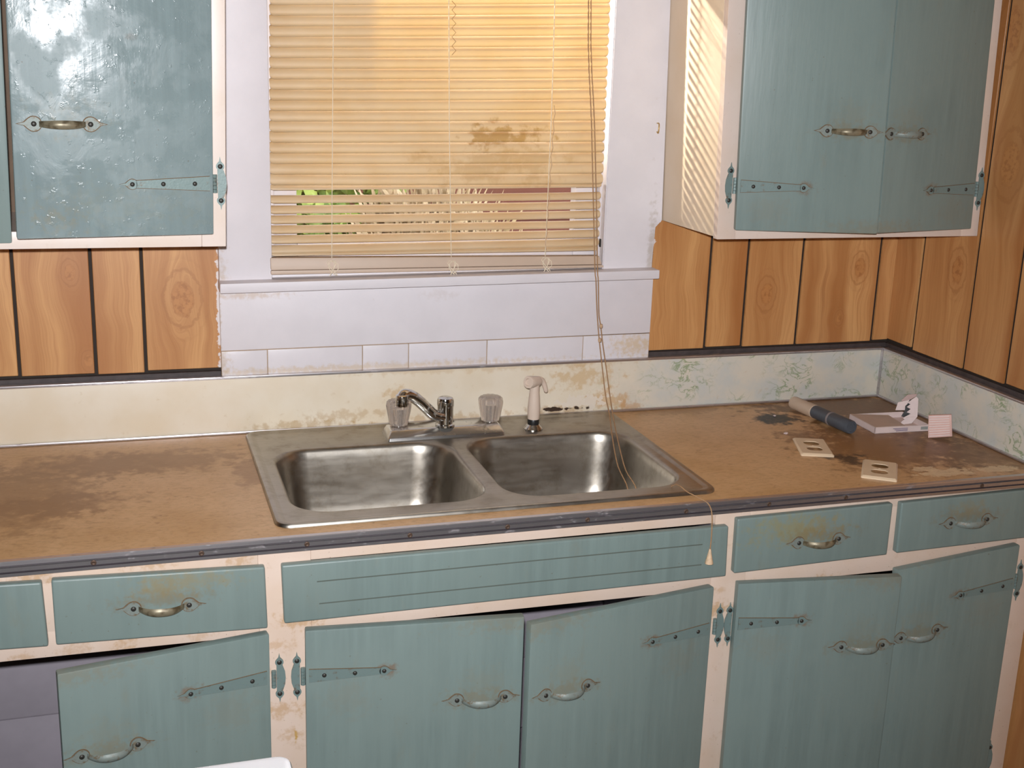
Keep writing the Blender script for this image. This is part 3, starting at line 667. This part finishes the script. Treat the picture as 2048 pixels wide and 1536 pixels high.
# ------------------------------------------------------------------ countertop
SX, SY0, SY1 = .419, -.582, -.026           # sink half width, front, back
wt = NT('worn_laminate')
n1 = wt.noise(6, 6, .6); c = wt.mix(wt.ss(n1, .3, .7), (.52, .300, .130), (.64, .400, .205))
c = wt.mix(wt.mul(wt.ss(wt.noise((40, 90, 1), 5, .65), .5, .75), .45), c, (.33, .17, .07))
c = wt.mix(wt.mul(wt.ss(wt.noise(28, 5, .65, off=(7, 3, 1)), .62, .78), .7), c, (.22, .09, .03))
def P0(u, v): return at(u, v, 'z', Z0)
for u, v, rx, ry, col, st in ((290, 925, .16, .06, (.24, .11, .03), .6), (150, 935, .14, .07, (.27, .13, .04), .5), (30, 1000, .12, .15, (.28, .15, .06), .6), (120, 1010, .10, .05, (.18, .08, .03), .4), (500, 945, .025, .07, (.26, .12, .045), .5),
                              (1710, 815, .17, .10, (.13, .055, .015), .92), (1640, 810, .16, .06, (.16, .075, .025), .8), (1780, 890, .17, .15, (.19, .085, .025), .8), (1850, 850, .13, .13, (.15, .065, .02), .7), (1960, 905, .12, .10, (.16, .07, .02), .7),
                              (1550, 838, .045, .035, (.010, .008, .006), 1.0), (1700, 918, .035, .025, (.02, .012, .008), .9), (1600, 870, .05, .03, (.18, .08, .03), .5), (1350, 820, .10, .03, (.30, .16, .07), .5)):
    c = wt.mix(wt.mul(wt.spot(P0(u, v), (rx*1.25, ry*1.25, .2), .55, 34, .55, 1.2), st), c, col)
for u, v, rx, ry in ((1890, 945, .075, .025), (1990, 938, .07, .018), (1850, 938, .04, .016)):
    c = wt.mix(wt.mul(wt.spot(P0(u, v), (rx, ry, .2), .5, 45, .75, .95), .85), c, (.74, .56, .34))
c = wt.mix(wt.mul(wt.ss(wt.noise(95, 4, .6, off=(1, 8, 2)), .68, .76), .6), c, (.58, .42, .28))
c = wt.mix(wt.mul(wt.ss(wt.noise(120, 3, .6, off=(4, 8, 9)), .70, .77), .8), c, (.09, .03, .012))
c = wt.mix(wt.mul(wt.ss(wt.noise((70, 150, 1), 4, .7, off=(3, 1, 7)), .46, .66), .30), c, (.30, .15, .05))
wt.out(c, .38); wt.bump(wt.noise(50, 5), .12, .001)
top = thing('countertop', 'stained brown laminate countertop with ridged metal edge', 'countertop', (0, -.3, Z0-.03))
bm = bmesh.new(); g = .012
outer = [(BX0-.02, YC+.004), (XR-.004, YC+.004), (XR-.004, -.004), (BX0-.02, -.004)]; hole = [(-SX+g, SY0+g), (SX-g, SY0+g), (SX-g, SY1-g), (-SX+g, SY1-g)]
lv = []
for z in (Z0, Z0-.022): lv.append(([bm.verts.new((x, y, z)) for x, y in outer], [bm.verts.new((x, y, z)) for x, y in hole]))
for k, (o_, h_) in enumerate(lv):
    for i in range(4): bm.faces.new([o_[i], o_[(i+1) % 4], h_[(i+1) % 4], h_[i]])
for q in (0, 1):
    for i in range(4): bm.faces.new([lv[0][q][i], lv[0][q][(i+1) % 4], lv[1][q][(i+1) % 4], lv[1][q][i]])
link('worktop', bm2me(bm, 'worktop'), wt.m, top)
# metal edging: extruded profile with two ridges, lip folded over the top
prof = [(0.010, .0018), (0, .0018), (-.0012, .0004), (-.0016, -.0050), (.0012, -.0058), (.0012, -.0074), (-.0022, -.0085), (-.0022, -.0150), (.0012, -.0160), (.0012, -.0176), (-.0016, -.0185), (-.0016, -.0235), (.002, -.0245), (.003, -.0002), (.010, .0002)]
bm = bmesh.new(); ends = []
for x in (BX0-.02, XR-.004): ends.append([bm.verts.new((x, YC+.002+a, Z0+b)) for a, b in prof])
for i in range(len(prof)): j = (i+1) % len(prof); bm.faces.new([ends[0][i], ends[0][j], ends[1][j], ends[1][i]]).material_index = 1 if i in (3, 4, 8, 9) else 0
for q in ends: bm.faces.new(q)
edge = link('edge_trim', bm2me(bm, 'edge_trim'), [MATS['alu'], plain('trim_groove_dark', (.05, .04, .045), .6, var=.4)], top); edge['label'] = 'ridged aluminium edging with rusty screws'  # groove faces get a darker colour so the ridges stand out
SCR = lathe('screw', [(.0048, 0), (.0044, .0010), (.0030, .0016), (.0012, .0010), (0, .0006)], plain('rusty_screw', (.10, .06, .04), .6, .4, var=.6, sc_=300), edge, n=12)
me = SCR.data; bpy.data.objects.remove(SCR)
for u, v in ((187, 1123), (403, 1107), (614, 1091), (820, 1077), (1015, 1060), (1175, 1045), (1372, 1028), (1538, 1013), (1692, 996), (1965, 966), (-40, 1141)):
    p = at(u, v, 'y', YC-.0005); link('screw', me, None, edge, T(p.x, p.y+.0008, Z0-.0118) @ Matrix.Rotation(math.radians(90), 4, 'X'))

# ------------------------------------------------------------------ splashes
sp = NT('splash_laminate'); sxx = sp.n('ShaderNodeSeparateXYZ'); sp.put(sxx.inputs[0], sp.co)
c = sp.mix(sp.ss(sp.noise(8, 4), .35, .7), (.74, .66, .53), (.70, .60, .45))
right = sp.ss(sxx.outputs[0], .30, .62); marb = sp.mix(sp.ss(sp.noise(16, 4), .35, .65), (.66, .61, .51), (.56, .57, .53))
vn = sp.math('ABSOLUTE', sp.math('SUBTRACT', sp.noise((17, 17, 22), 6, .62, dist=1.2), .5)); vein = sp.mul(sp.ss(vn, .0, .035, 1, 0), sp.ss(sp.noise(11, 3, off=(2, 2, 8)), .42, .62))
marb = sp.mix(sp.mul(vein, .85), marb, (.22, .30, .14)); c = sp.mix(right, c, marb)
c = sp.mix(sp.mul(sp.ss(sp.noise(45, 5, .7), .60, .76), .35), c, (.50, .34, .17))
def PS(u, v): return at(u, v, 'y', -TS)
for u, v, rx, rz, col, st in ((1160, 755, .10, .03, (.56, .36, .15), .55), (1215, 800, .06, .03, (.55, .32, .12), .6), (1120, 820, .10, .015, (.40, .24, .10), .55), (900, 835, .16, .012, (.45, .27, .10), .5), (690, 830, .10, .014, (.45, .28, .12), .45),
                              (600, 850, .12, .012, (.42, .26, .10), .5), (790, 785, .03, .02, (.50, .30, .10), .5), (1000, 735, .40, .010, (.55, .38, .20), .4), (1262, 815, .03, .02, (.5, .28, .12), .6)):
    c = sp.mix(sp.mul(sp.spot(PS(u, v), (rx, .1, rz), .9, 45, .2, 1.0), st), c, col)
pe = sp.spot(PS(1165, 803), (.072, .1, .016), .9, 55, .72, .80); c = sp.mix(sp.mul(pe, .9), c, (.72, .64, .54))
pe2 = sp.spot(PS(1120, 818), (.050, .1, .006), .8, 28, .60, .80); c = sp.mix(pe2, c, (.05, .03, .02))
sp.out(c, .4); sp.bump(sp.noise(60, 4), .12, .001)
bs = thing('backsplash', 'low cream splash strip behind the sink, stained along the bottom', 'backsplash', (0, -.01, Z0))
box('panel', BX0-.02, XR-TS, -TS, -.0045, Z0+.001, Z0+HS-.003, sp.m, bs, .001)
box('cap_trim', BX0-.02, XR-TS+.002, -TS-.0022, -.0045, Z0+HS-.0055, Z0+HS, MATS['alu'], bs, .001)
box('cove_trim', BX0-.02, XR-TS, -TS-.0065, -TS, Z0+.0005, Z0+.0065, MATS['alu'], bs, .0025)
box('corner_trim', XR-TS-.006, XR-TS, -TS-.004, -TS, Z0+.006, Z0+HS-.005, MATS['alu'], bs, .0012)
bs2 = thing('backsplash', 'low greenish marbled splash strip along the right wall', 'backsplash', (XR-.01, -.3, Z0))
slab('panel', [(XR-TS, -TS, Z0+HS-.003), (XR-TS, -.62, Z0+HS-.003), (XR-TS, -.62, Z0+.001), (XR-TS, -TS, Z0+.001)], (TS-.0045, 0, 0), sp.m, bs2, .001)
slab('cap_trim', [(XR-TS-.0022, -TS, Z0+HS), (XR-TS-.0022, -.62, Z0+HS), (XR-TS-.0022, -.62, Z0+HS-.0055), (XR-TS-.0022, -TS, Z0+HS-.0055)], (TS-.0023, 0, 0), MATS['alu'], bs2, .001)
slab('cove_trim', [(XR-TS-.0065, -TS-.006, Z0+.0065), (XR-TS-.0065, -.62, Z0+.0065), (XR-TS-.0065, -.62, Z0+.0005), (XR-TS-.0065, -TS-.006, Z0+.0005)], (.0065, 0, 0), MATS['alu'], bs2, .002)

# ------------------------------------------------------------------ sink
def rr(x0, x1, y0, y1, r, z, ns=8):
    out = []
    for cx, cy, a0 in ((x1-r, y1-r, 0), (x0+r, y1-r, 90), (x0+r, y0+r, 180), (x1-r, y0+r, 270)):
        for k in range(ns+1):
            a = math.radians(a0+90*k/ns); out.append((cx+r*math.cos(a), cy+r*math.sin(a), z))
    return out
sink = thing('sink', 'double bowl stainless steel drop-in sink', 'sink', (0, -.3, Z0))
bm = bmesh.new()
def ringv(pts): return [bm.verts.new(p) for p in pts]
def bridge(A, B, bm_=None):
    n = len(A); bm = bm_ or globals()['bm']
    for i in range(n): bm.faces.new([A[i], A[(i+1) % n], B[(i+1) % n], B[i]])
orings = [ringv(rr(-SX+i_, SX-i_, SY0+i_, SY1-i_, .028-i_*.6, Z0+z_)) for i_, z_ in ((0.0, .0002), (.0004, .003), (.003, .0062), (.008, .0070), (.013, .0058), (.019, .0034), (.021, .0032))]
for A, B in zip(orings, orings[1:]): bridge(A, B)
bowls = ((-.384, -.009, -.526, -.160), (.014, .386, -.532, -.158)); tops = []
for x0, x1, y0, y1 in bowls:
    seq = [(0, .0032, .075), (.002, .0026, .074), (.005, .0005, .072), (.008, -.005, .07), (.011, -.020, .068), (.016, -.070, .066), (.021, -.115, .064), (.026, -.135, .062), (.034, -.152, .058), (.047, -.164, .05), (.062, -.170, .04), (.10, -.173, .03), (.135, -.175, .015)]
    rs = [ringv(rr(x0+i_, x1-i_, y0+i_, y1-i_, r_, Z0+z_)) for i_, z_, r_ in seq]
    for A, B in zip(rs, rs[1:]): bridge(A, B)
    bm.faces.new(rs[-1]); tops.append(rs[0])
ed = []
for R_ in [orings[-1]] + tops:
    for i in range(len(R_)): ed.append(bm.edges.get((R_[i], R_[(i+1) % len(R_)])))
bmesh.ops.triangle_fill(bm, use_beauty=True, use_dissolve=False, edges=ed)
link('basin', bm2me(bm, 'basin', 35), MATS['steel'], sink)
for x0, x1, y0, y1 in bowls:
    lathe('drain', [(.055, 0), (.054, .002), (.040, .002), (.036, -.001), (.012, -.002), (.010, .004), (0, .005)], MATS['chrome'], sink, T((x0+x1)/2, (y0+y1)/2, Z0-.1745), 28)
# ------------------------------------------------------------------ faucet
DK = Z0+.0032
fau = thing('faucet', 'chrome two handle kitchen faucet with clear acrylic knobs on the sink deck', 'faucet', (0, -.11, DK))
bm = bmesh.new(); pf = [(-.134, .124, -.150, -.082, 0), (-.133, .123, -.149, -.083, .006), (-.126, .116, -.138, -.088, .019), (-.122, .112, -.132, -.092, .021)]
R_ = [[bm.verts.new(p) for p in rr(a, b, c_, d_, .004, DK+z, 3)] for a, b, c_, d_, z in pf]
for A, B in zip(R_, R_[1:]): bridge(A, B)
bm.faces.new(R_[0]); bm.faces.new(R_[-1]); link('base_plate', bm2me(bm, 'base_plate', 30), MATS['worn_chrome'], fau)
zt_ = DK+.021
for kx in (at(797, 851, 'z', zt_), at(980, 842, 'z', zt_)):
    k = lathe('knob', [(.0185, .003), (.0195, .006), (.0215, .020), (.0245, .036), (.0262, .046), (.0255, .051), (.021, .056), (.012, .0575), (0, .0578)], MATS['acrylic'], fau, T(*kx), 72, 12, .055, 60)
    lathe('stem', [(.011, 0), (.011, .004), (.006, .006), (.005, .030), (.006, .034), (.006, .038), (0, .039)], MATS['chrome'], k, T(*kx), 16)
hb = at(890, 851, 'z', zt_)
lathe('spout_hub', [(.021, 0), (.021, .004), (.0165, .006), (.0165, .044), (.0175, .046), (.0175, .058), (.016, .062), (.011, .064), (0, .0642)], MATS['chrome'], fau, T(*hb), 28)
pts = [hb+Vector((-.004, -.004, .022))] + [at(u, v, 'y', hb.y+dy) for u, v, dy in ((868, 829, -.018), (853, 815, -.03), (838, 801, -.043), (825, 792, -.055), (813, 788.5, -.065), (806, 791, -.072), (804, 798, -.075))]
spt = tube('spout', smooth_pts(pts, 3), .0115, MATS['chrome'], fau, 16)
ae = pts[-1]; lathe('aerator', [(.0100, .010), (.0130, .008), (.0132, -.012), (.0120, -.014), (.0095, -.0145), (0, -.012)], MATS['chrome'], spt, T(*ae), 20)
# ------------------------------------------------------------------ side sprayer
spr0 = at(1066, 858, 'z', DK); spr = thing('side_sprayer', 'beige pull-out side sprayer standing beside the faucet', 'sprayer', spr0)
lathe('flange', [(.021, 0), (.0215, .003), (.017, .008), (.0135, .012), (0, .012)], MATS['chrome'], spr, T(*spr0), 24)
lathe('collar', [(.0125, .011), (.0128, .014), (.0128, .022), (.012, .024), (0, .024)], MATS['black'], spr, T(*spr0), 20)
lathe('body', [(.0130, .024), (.0138, .034), (.0138, .050), (.0125, .070), (.0110, .084), (.0108, .100), (.0105, .112), (0, .113)], MATS['almond'], spr, T(*spr0), 24)
hd = spr0+Vector((0, 0, .108)); ax = Vector((-.80, -.55, .12)).normalized()
q = ax.to_track_quat('Z', 'Y').to_matrix().to_4x4(); q.translation = hd
hdob = lathe('spray_head', [(0, -.018), (.008, -.017), (.0118, -.010), (.0125, 0), (.0135, .012), (.0140, .022), (.0130, .0245), (.0085, .0245), (.0075, .021), (0, .021)], MATS['almond'], spr, q, 24)
b0 = hd-ax*.012+Vector((0, 0, .006))
tube('trigger', smooth_pts([b0, b0+Vector((.012, .006, -.006)), b0+Vector((.019, .008, -.020)), b0+Vector((.023, .008, -.034))], 3), [.006]*4+[.0055]*3+[.005]*2+[.003], MATS['almond'], spr, 10)

# ------------------------------------------------------------------ outlet cover plates
def cover(label, c4):
    c4 = [Vector(p) for p in c4]; cen = sum(c4, Vector())/4; L = ((c4[3]+c4[2])-(c4[0]+c4[1])).normalized(); L.z = 0; L.normalize(); W_ = UPV.cross(L)
    t = thing('outlet_cover', label, 'outlet cover', (cen.x, cen.y, Z0), 'loose outlet cover plates')
    m = Matrix((W_, L, UPV)).transposed().to_4x4(); m.translation = (cen.x, cen.y, Z0+.0002)
    bm = bmesh.new()
    def lp(pts): return [bm.verts.new(p) for p in pts]
    o0 = lp(rr(-.035, .035, -.057, .057, .003, 0, 3)); o1 = lp(rr(-.035, .035, -.057, .057, .003, .003, 3)); o2 = lp(rr(-.0315, .0315, -.0535, .0535, .003, .006, 3))
    bridge(o0, o1, bm); bridge(o1, o2, bm); loops = [o2]
    def ho(pts):
        a = lp([(x, y, .006) for x, y in pts]); b = lp([(x, y, .0042) for x, y in pts]); bridge(a, b, bm); loops.append(a)
    for cy in (-.0195, .0195):
        ho([(.0172*math.cos(a), cy+max(-.0138, min(.0138, .0172*math.sin(a)))) for a in [k*2*math.pi/24 for k in range(24)]])
    ho([(.0022*math.cos(a), .0022*math.sin(a)) for a in [k*2*math.pi/8 for k in range(8)]])
    ed = [bm.edges.get((R_[i], R_[(i+1) % len(R_)])) for R_ in loops for i in range(len(R_))]
    bmesh.ops.triangle_fill(bm, use_beauty=True, edges=ed)
    link('cover_plate', bm2me(bm, 'cover_plate', 30), MATS['ivory'], t, m)
cover('ivory outlet cover plate lying behind the other, nearer the sink', [at(u, v, 'z', Z0+.005) for u, v in ((1583, 874), (1648, 876), (1673, 913), (1601, 909))])
cover('ivory outlet cover plate lying close to the metal counter edge', [at(u, v, 'z', Z0+.005) for u, v in ((1725, 915), (1797, 925), (1796, 964), (1720, 952))])

# ------------------------------------------------------------------ grey tube in clear sleeve
R1 = .0165; a = at(1590, 806, 'z', Z0+R1); b = at(1703, 855, 'z', Z0+R1); ax = (b-a).normalized(); Lt = (b-a).length
tb = thing('plastic_tube', 'dark grey plastic tube in a clear sleeve lying on the counter', 'tube', ((a.x+b.x)/2, (a.y+b.y)/2, Z0))
q = ax.to_track_quat('Z', 'Y').to_matrix().to_4x4(); q.translation = a
lathe('clear_sleeve', [(.0150, -.005), (.0158, .0), (.0160, Lt*.36), (.0150, Lt*.365), (0, Lt*.365)], MATS['film'], tb, q, 24)
lathe('grey_body', [(0, Lt*.37), (.0145, Lt*.37), (.0155, Lt*.375), (.0155, Lt*.66), (0, Lt*.66)], MATS['greyplastic'], tb, q, 24)
lathe('ring', [(.0160, Lt*.645), (.0164, Lt*.65), (.0164, Lt*.668), (.0160, Lt*.672), (0, Lt*.672)], plain('ring_grey', (.22, .19, .19), .5), tb, q, 24)
lathe('cap', [(.0155, Lt*.672), (.0160, Lt*.68), (.0160, Lt*.985), (.0145, Lt*1.0), (.0105, Lt*1.0), (.0100, Lt*.99), (0, Lt*.99)], MATS['greyplastic'], tb, q, 24)

# ------------------------------------------------------------------ torn white carton and ribbed pink piece
f0 = at(1749, 868, 'z', Z0); f1 = at(1858, 862, 'z', Z0); ex = (f1-f0); ex.z = 0; Lb = ex.length; ex.normalize(); ey = UPV.cross(ex); hb_ = .0145
ct = thing('torn_carton', 'torn white carton with jagged upright flap near the corner', 'carton', (f0+f1)/2)
def loc(x, y, z): return f0 + ex*x + ey*y + UPV*z
bk = at(1799, 821, 'z', Z0+hb_) - f0; dpt = bk.dot(ey); bx_ = bk.dot(ex)
bm = bmesh.new()
add_hexa(bm, [loc(0, 0, hb_), loc(Lb, 0, hb_), loc(Lb, 0, 0), loc(0, 0, 0)], ey*.0015)
add_hexa(bm, [loc(0, 0, .0015), loc(Lb, 0, .0015), loc(Lb, 0, 0), loc(0, 0, 0)], ey*.11)
add_hexa(bm, [loc(0, 0, hb_), loc(0, .11, hb_), loc(0, .11, 0), loc(0, 0, 0)], ex*.0015)
add_hexa(bm, [loc(Lb, 0, hb_), loc(Lb, .11, hb_), loc(Lb, .11, 0), loc(Lb, 0, 0)], ex*-.0015)
add_hexa(bm, [loc(0, .1085, hb_), loc(Lb, .1085, hb_), loc(Lb, .1085, 0), loc(0, .1085, 0)], ey*.0015)
link('tray', bm2me(bm, 'tray'), MATS['carton'], ct)
lid = bmesh.new()
add_hexa(lid, [loc(.001, .001, hb_+.0012), loc(Lb*.55, .001, hb_+.0012), loc(Lb*.62, .085, hb_+.0012), loc(.001, .109, hb_+.0012)], UPV*-.0012)
link('lid', bm2me(lid, 'lid'), plain('carton_inside', (.52, .40, .33), .6), ct)
# printed lines on the front
for k in range(3):
    slab('print_line', [loc(Lb*.33+k*.004, -.0002, .0105-k*.0028), loc(Lb*.60, -.0002, .0105-k*.0028), loc(Lb*.60, -.0002, .0092-k*.0028), loc(Lb*.33+k*.004, -.0002, .0092-k*.0028)], ey*.0004, MATS['print'], ct)
slab('print_block', [loc(Lb*.84, -.0002, .0115), loc(Lb*.97, -.0002, .0115), loc(Lb*.97, -.0002, .004), loc(Lb*.84, -.0002, .004)], ey*.0004, plain('print_grey', (.28, .30, .28), .6), ct)
# jagged flap: two upright leaves with a saw-tooth tear between them
n_ = Vector((CAM.x-f0.x, CAM.y-f0.y, 0)).normalized(); pb = loc(Lb*.48, .055, 0)
def fpx(u, v): return atp(u, v, pb, n_)
def poly(name, px, dep_, mat, sh=Vector()):
    bm = bmesh.new(); F_ = [bm.verts.new(fpx(u, v)+sh) for u, v in px]; B_ = [bm.verts.new(fpx(u, v)+sh-n_*dep_) for u, v in px]; n2 = len(px)
    bm.faces.new(F_); bm.faces.new(B_[::-1])
    for i in range(n2): bm.faces.new([F_[i], F_[(i+1) % n2], B_[(i+1) % n2], B_[i]])
    return link(name, bm2me(bm, name), mat, ct)
def Q(x, y): return (1500+x/4.763, 770+y/4.763)
poly('flap', [Q(*p) for p in ((1585, 105), (1605, 130), (1595, 295), (1500, 345), (1455, 310), (1530, 270), (1492, 255), (1530, 225), (1494, 205), (1528, 180), (1502, 165), (1535, 140))], .0015, MATS['carton'], n_*.004)
poly('flap', [Q(*p) for p in ((1410, 165), (1478, 150), (1520, 142), (1500, 180), (1478, 200), (1475, 240), (1385, 240))], .002, MATS['carton'])
poly('flap_top', [Q(*p) for p in ((1440, 150), (1500, 95), (1590, 88), (1585, 108), (1525, 142), (1470, 158))], .0015, plain('carton_fold', (.46, .32, .29), .6), n_*-.002)
poly('tear_shadow_board', [Q(*p) for p in ((1476, 160), (1535, 138), (1545, 290), (1490, 320), (1440, 300), (1476, 245))], .001, MATS['black'], n_*-.003)  # black sheet standing in for the shade inside the tear
poly('fold', [Q(*p) for p in ((1440, 345), (1500, 300), (1595, 295), (1540, 360), (1440, 372))], .0015, MATS['carton'], n_*.006)
# ribbed piece
pk0 = at(1857, 876, 'z', Z0); pn = Vector((CAM.x-pk0.x, CAM.y-pk0.y, 0)).normalized()
pp = [atp(u, v, pk0, pn) for u, v in ((1857, 831), (1903, 829.5), (1904.5, 873), (1856, 876))]
pk = thing('ribbed_plate', 'small pinkish ribbed plastic piece leaning against the white carton', 'plastic piece', pk0)
slab('plate', pp, -pn*.008, MATS['pinkish'], pk, .0008)
for k in range(9):
    t0 = .03+k*.108; t1 = t0+.045
    slab('rib', [lerp(pp[0], pp[3], t0)+pn*.0015+(pp[1]-pp[0])*.04, lerp(pp[1], pp[2], t0)+pn*.0015-(pp[1]-pp[0])*.1, lerp(pp[1], pp[2], t1)+pn*.0015-(pp[1]-pp[0])*.1, lerp(pp[0], pp[3], t1)+pn*.0015+(pp[1]-pp[0])*.04], -pn*.002, MATS['pinkdark'], pk)
# crumbs by the burn mark
for u, v, r, lb in ((1549, 833, .0045, 'tiny pale crumb lying on the black burn mark'), (1571, 868, .0055, 'pale crumb of debris just behind the rear outlet cover')):
    p = at(u, v, 'z', Z0); bm = bmesh.new(); bmesh.ops.create_icosphere(bm, subdivisions=1, radius=r)
    for vv in bm.verts: vv.co *= random.uniform(.6, 1.2); vv.co.z *= .5
    bmesh.ops.translate(bm, verts=bm.verts, vec=p+UPV*r*.4)
    tag(link('crumb', bm2me(bm, 'crumb'), MATS['carton']), lb, 'crumb')

# ------------------------------------------------------------------ white table in the foreground
zt2 = Z0-.05; ce = at(579, 1505, 'z', zt2); tbx = ce.x; tby = ce.y
wtab = thing('white_table', 'white table whose rounded corner just enters at the bottom edge', 'table', (tbx-.45, tby-.35, 0))
bm = bmesh.new(); R_ = [[bm.verts.new(p) for p in rr(tbx-.9+i_, tbx-i_, tby-.6+i_, tby-i_, .016, z, 6)] for i_, z in ((.003, zt2-.028), (0, zt2-.024), (0, zt2-.006), (.002, zt2-.002), (.006, zt2))]
for A, B in zip(R_, R_[1:]): bridge(A, B)
bm.faces.new(R_[0]); bm.faces.new(R_[-1]); link('tabletop', bm2me(bm, 'tabletop', 30), MATS['enamel'], wtab)
for sx_ in (tbx-.86, tbx-.06):
    for sy_ in (tby-.56, tby-.06): tube('leg', [(sx_, sy_, 0), (sx_, sy_, zt2-.028)], .018, MATS['enamel'], wtab, 12)

# ------------------------------------------------------------------ outside
gnd = NT('dry_grass'); gnd.out(gnd.mix(gnd.ss(gnd.noise(3, 6, .7), .35, .65), (.20, .22, .07), (.50, .38, .22)), .9)
tag(box('ground', -14, 14, .2, 22, -.1, 0.0, gnd.m), 'dry patchy ground outside the window', 'ground', kind='structure')
house = thing('neighbour_house', 'red-brown house wall seen through the open blind slats', 'house', (-3, 5, 0))
red = NT('red_siding'); red.out(red.mix(red.noise((2, 2, 20), 4), (.16, .055, .045), (.22, .08, .065)), .8)
YH = 4.0
def shadow_pt(u, v):
    p = at(u, v, 'y', 0.0); k = (YH-p.y)/-SUN_D.y; return p - SUN_D*k
s0, s1 = shadow_pt(850, 75), shadow_pt(1225, 215); sl__ = (s1.z-s0.z)/(s1.x-s0.x)
def roofz(x): return s0.z + sl__*(x-s0.x)
XE0, XE1, XRG = -19.0, 2.6, -10.0
zr = roofz(XRG)
bm = bmesh.new()
prf = [(XE0+.3, 0), (XE1-.3, 0), (XE1-.3, roofz(XE1-.3)-.12), (XRG, zr-.12), (XE0+.3, zr+(XRG-XE0)*sl__-.2)]
A = [bm.verts.new((x, YH+.3, z)) for x, z in prf]; B = [bm.verts.new((x, YH+6, z)) for x, z in prf]
bm.faces.new(A); bm.faces.new(B)
for i in range(5): bm.faces.new([A[i], A[(i+1) % 5], B[(i+1) % 5], B[i]])
link('wall', bm2me(bm, 'house_wall'), red.m, house)
rm = plain('shingles', (.12, .10, .09), .9, var=.3)
slab('shade_roof', [(XRG, YH, zr), (XE1, YH, roofz(XE1)), (XE1, YH, roofz(XE1)-.1), (XRG, YH, zr-.1)], (0, 6.3, 0), rm, house)  # unseen roof, its slope laid out to cast the diagonal shadow on the blind
slab('shade_roof', [(XE0, YH, zr+(XRG-XE0)*sl__), (XRG, YH, zr), (XRG, YH, zr-.1), (XE0, YH, zr+(XRG-XE0)*sl__-.1)], (0, 6.3, 0), rm, house)
for k in range(9):
    z = .02+k*.26; box('siding_board', XE0+.4, XE1-.4, YH+.285, YH+.30, z, z+.24, red.m, house)
def shrub(name, label, c, rx, ry, rz, n, cols, size, blade=False, kind=None):
    bm = bmesh.new()
    for i in range(n):
        while True:
            p = Vector((random.uniform(-1, 1), random.uniform(-1, 1), random.uniform(-1, 1)))
            if p.length < 1: break
        p = Vector((p.x*rx, p.y*ry, p.z*rz)) + Vector(c); s = size*random.uniform(.6, 1.4)
        a = Vector((random.gauss(0, 1), random.gauss(0, 1), random.gauss(0, 1)+(3 if blade else 0))).normalized(); b_ = a.orthogonal().normalized()*(.12 if blade else .5)
        vs = [bm.verts.new(p), bm.verts.new(p+a*s*.5+b_*s*.5), bm.verts.new(p+a*s), bm.verts.new(p+a*s*.5-b_*s*.5)]; bm.faces.new(vs)
    t = NT(name); t.out(t.mix(t.ss(t.noise(9, 3), .35, .65), cols[0], cols[1]), .6)
    tag(link(name, bm2me(bm, name), t.m), label, 'plant', kind=kind)
G = ((.10, .20, .03), (.36, .46, .10)); TN = ((.42, .32, .20), (.70, .56, .38))
p = at(650, 440, 'y', 2.0); shrub('leafy_shrub', 'leafy green shrub outside the left part of the window', (p.x, 2.0, p.z*.5), .16, .16, p.z*.5+.10, 900, G, .06)
p = at(860, 440, 'y', 2.6); shrub('dry_grass_clump', 'tall pale dry grass outside the middle of the window', (p.x, 2.6, .42), .42, .25, .62, 3200, TN, .25, True, 'stuff')
p = at(1010, 520, 'y', 1.7); shrub('low_weeds', 'low green weeds outside the right half of the window', (p.x, 1.7, p.z*.5-.03), .5, .2, p.z*.5, 2600, G, .06, False, 'stuff')
p = at(700, -60, 'y', 3.5); shrub('tree_foliage', 'sunlit green foliage outside the top of the window', (p.x-.2, 3.5, 1.3), .5, .2, p.z-1.3+.1, 2600, G, .10)

for o in C.objects:
    if o.parent is None and o.type == 'MESH' and 'label' not in o: o['label'] = o.name.replace('_', ' ')
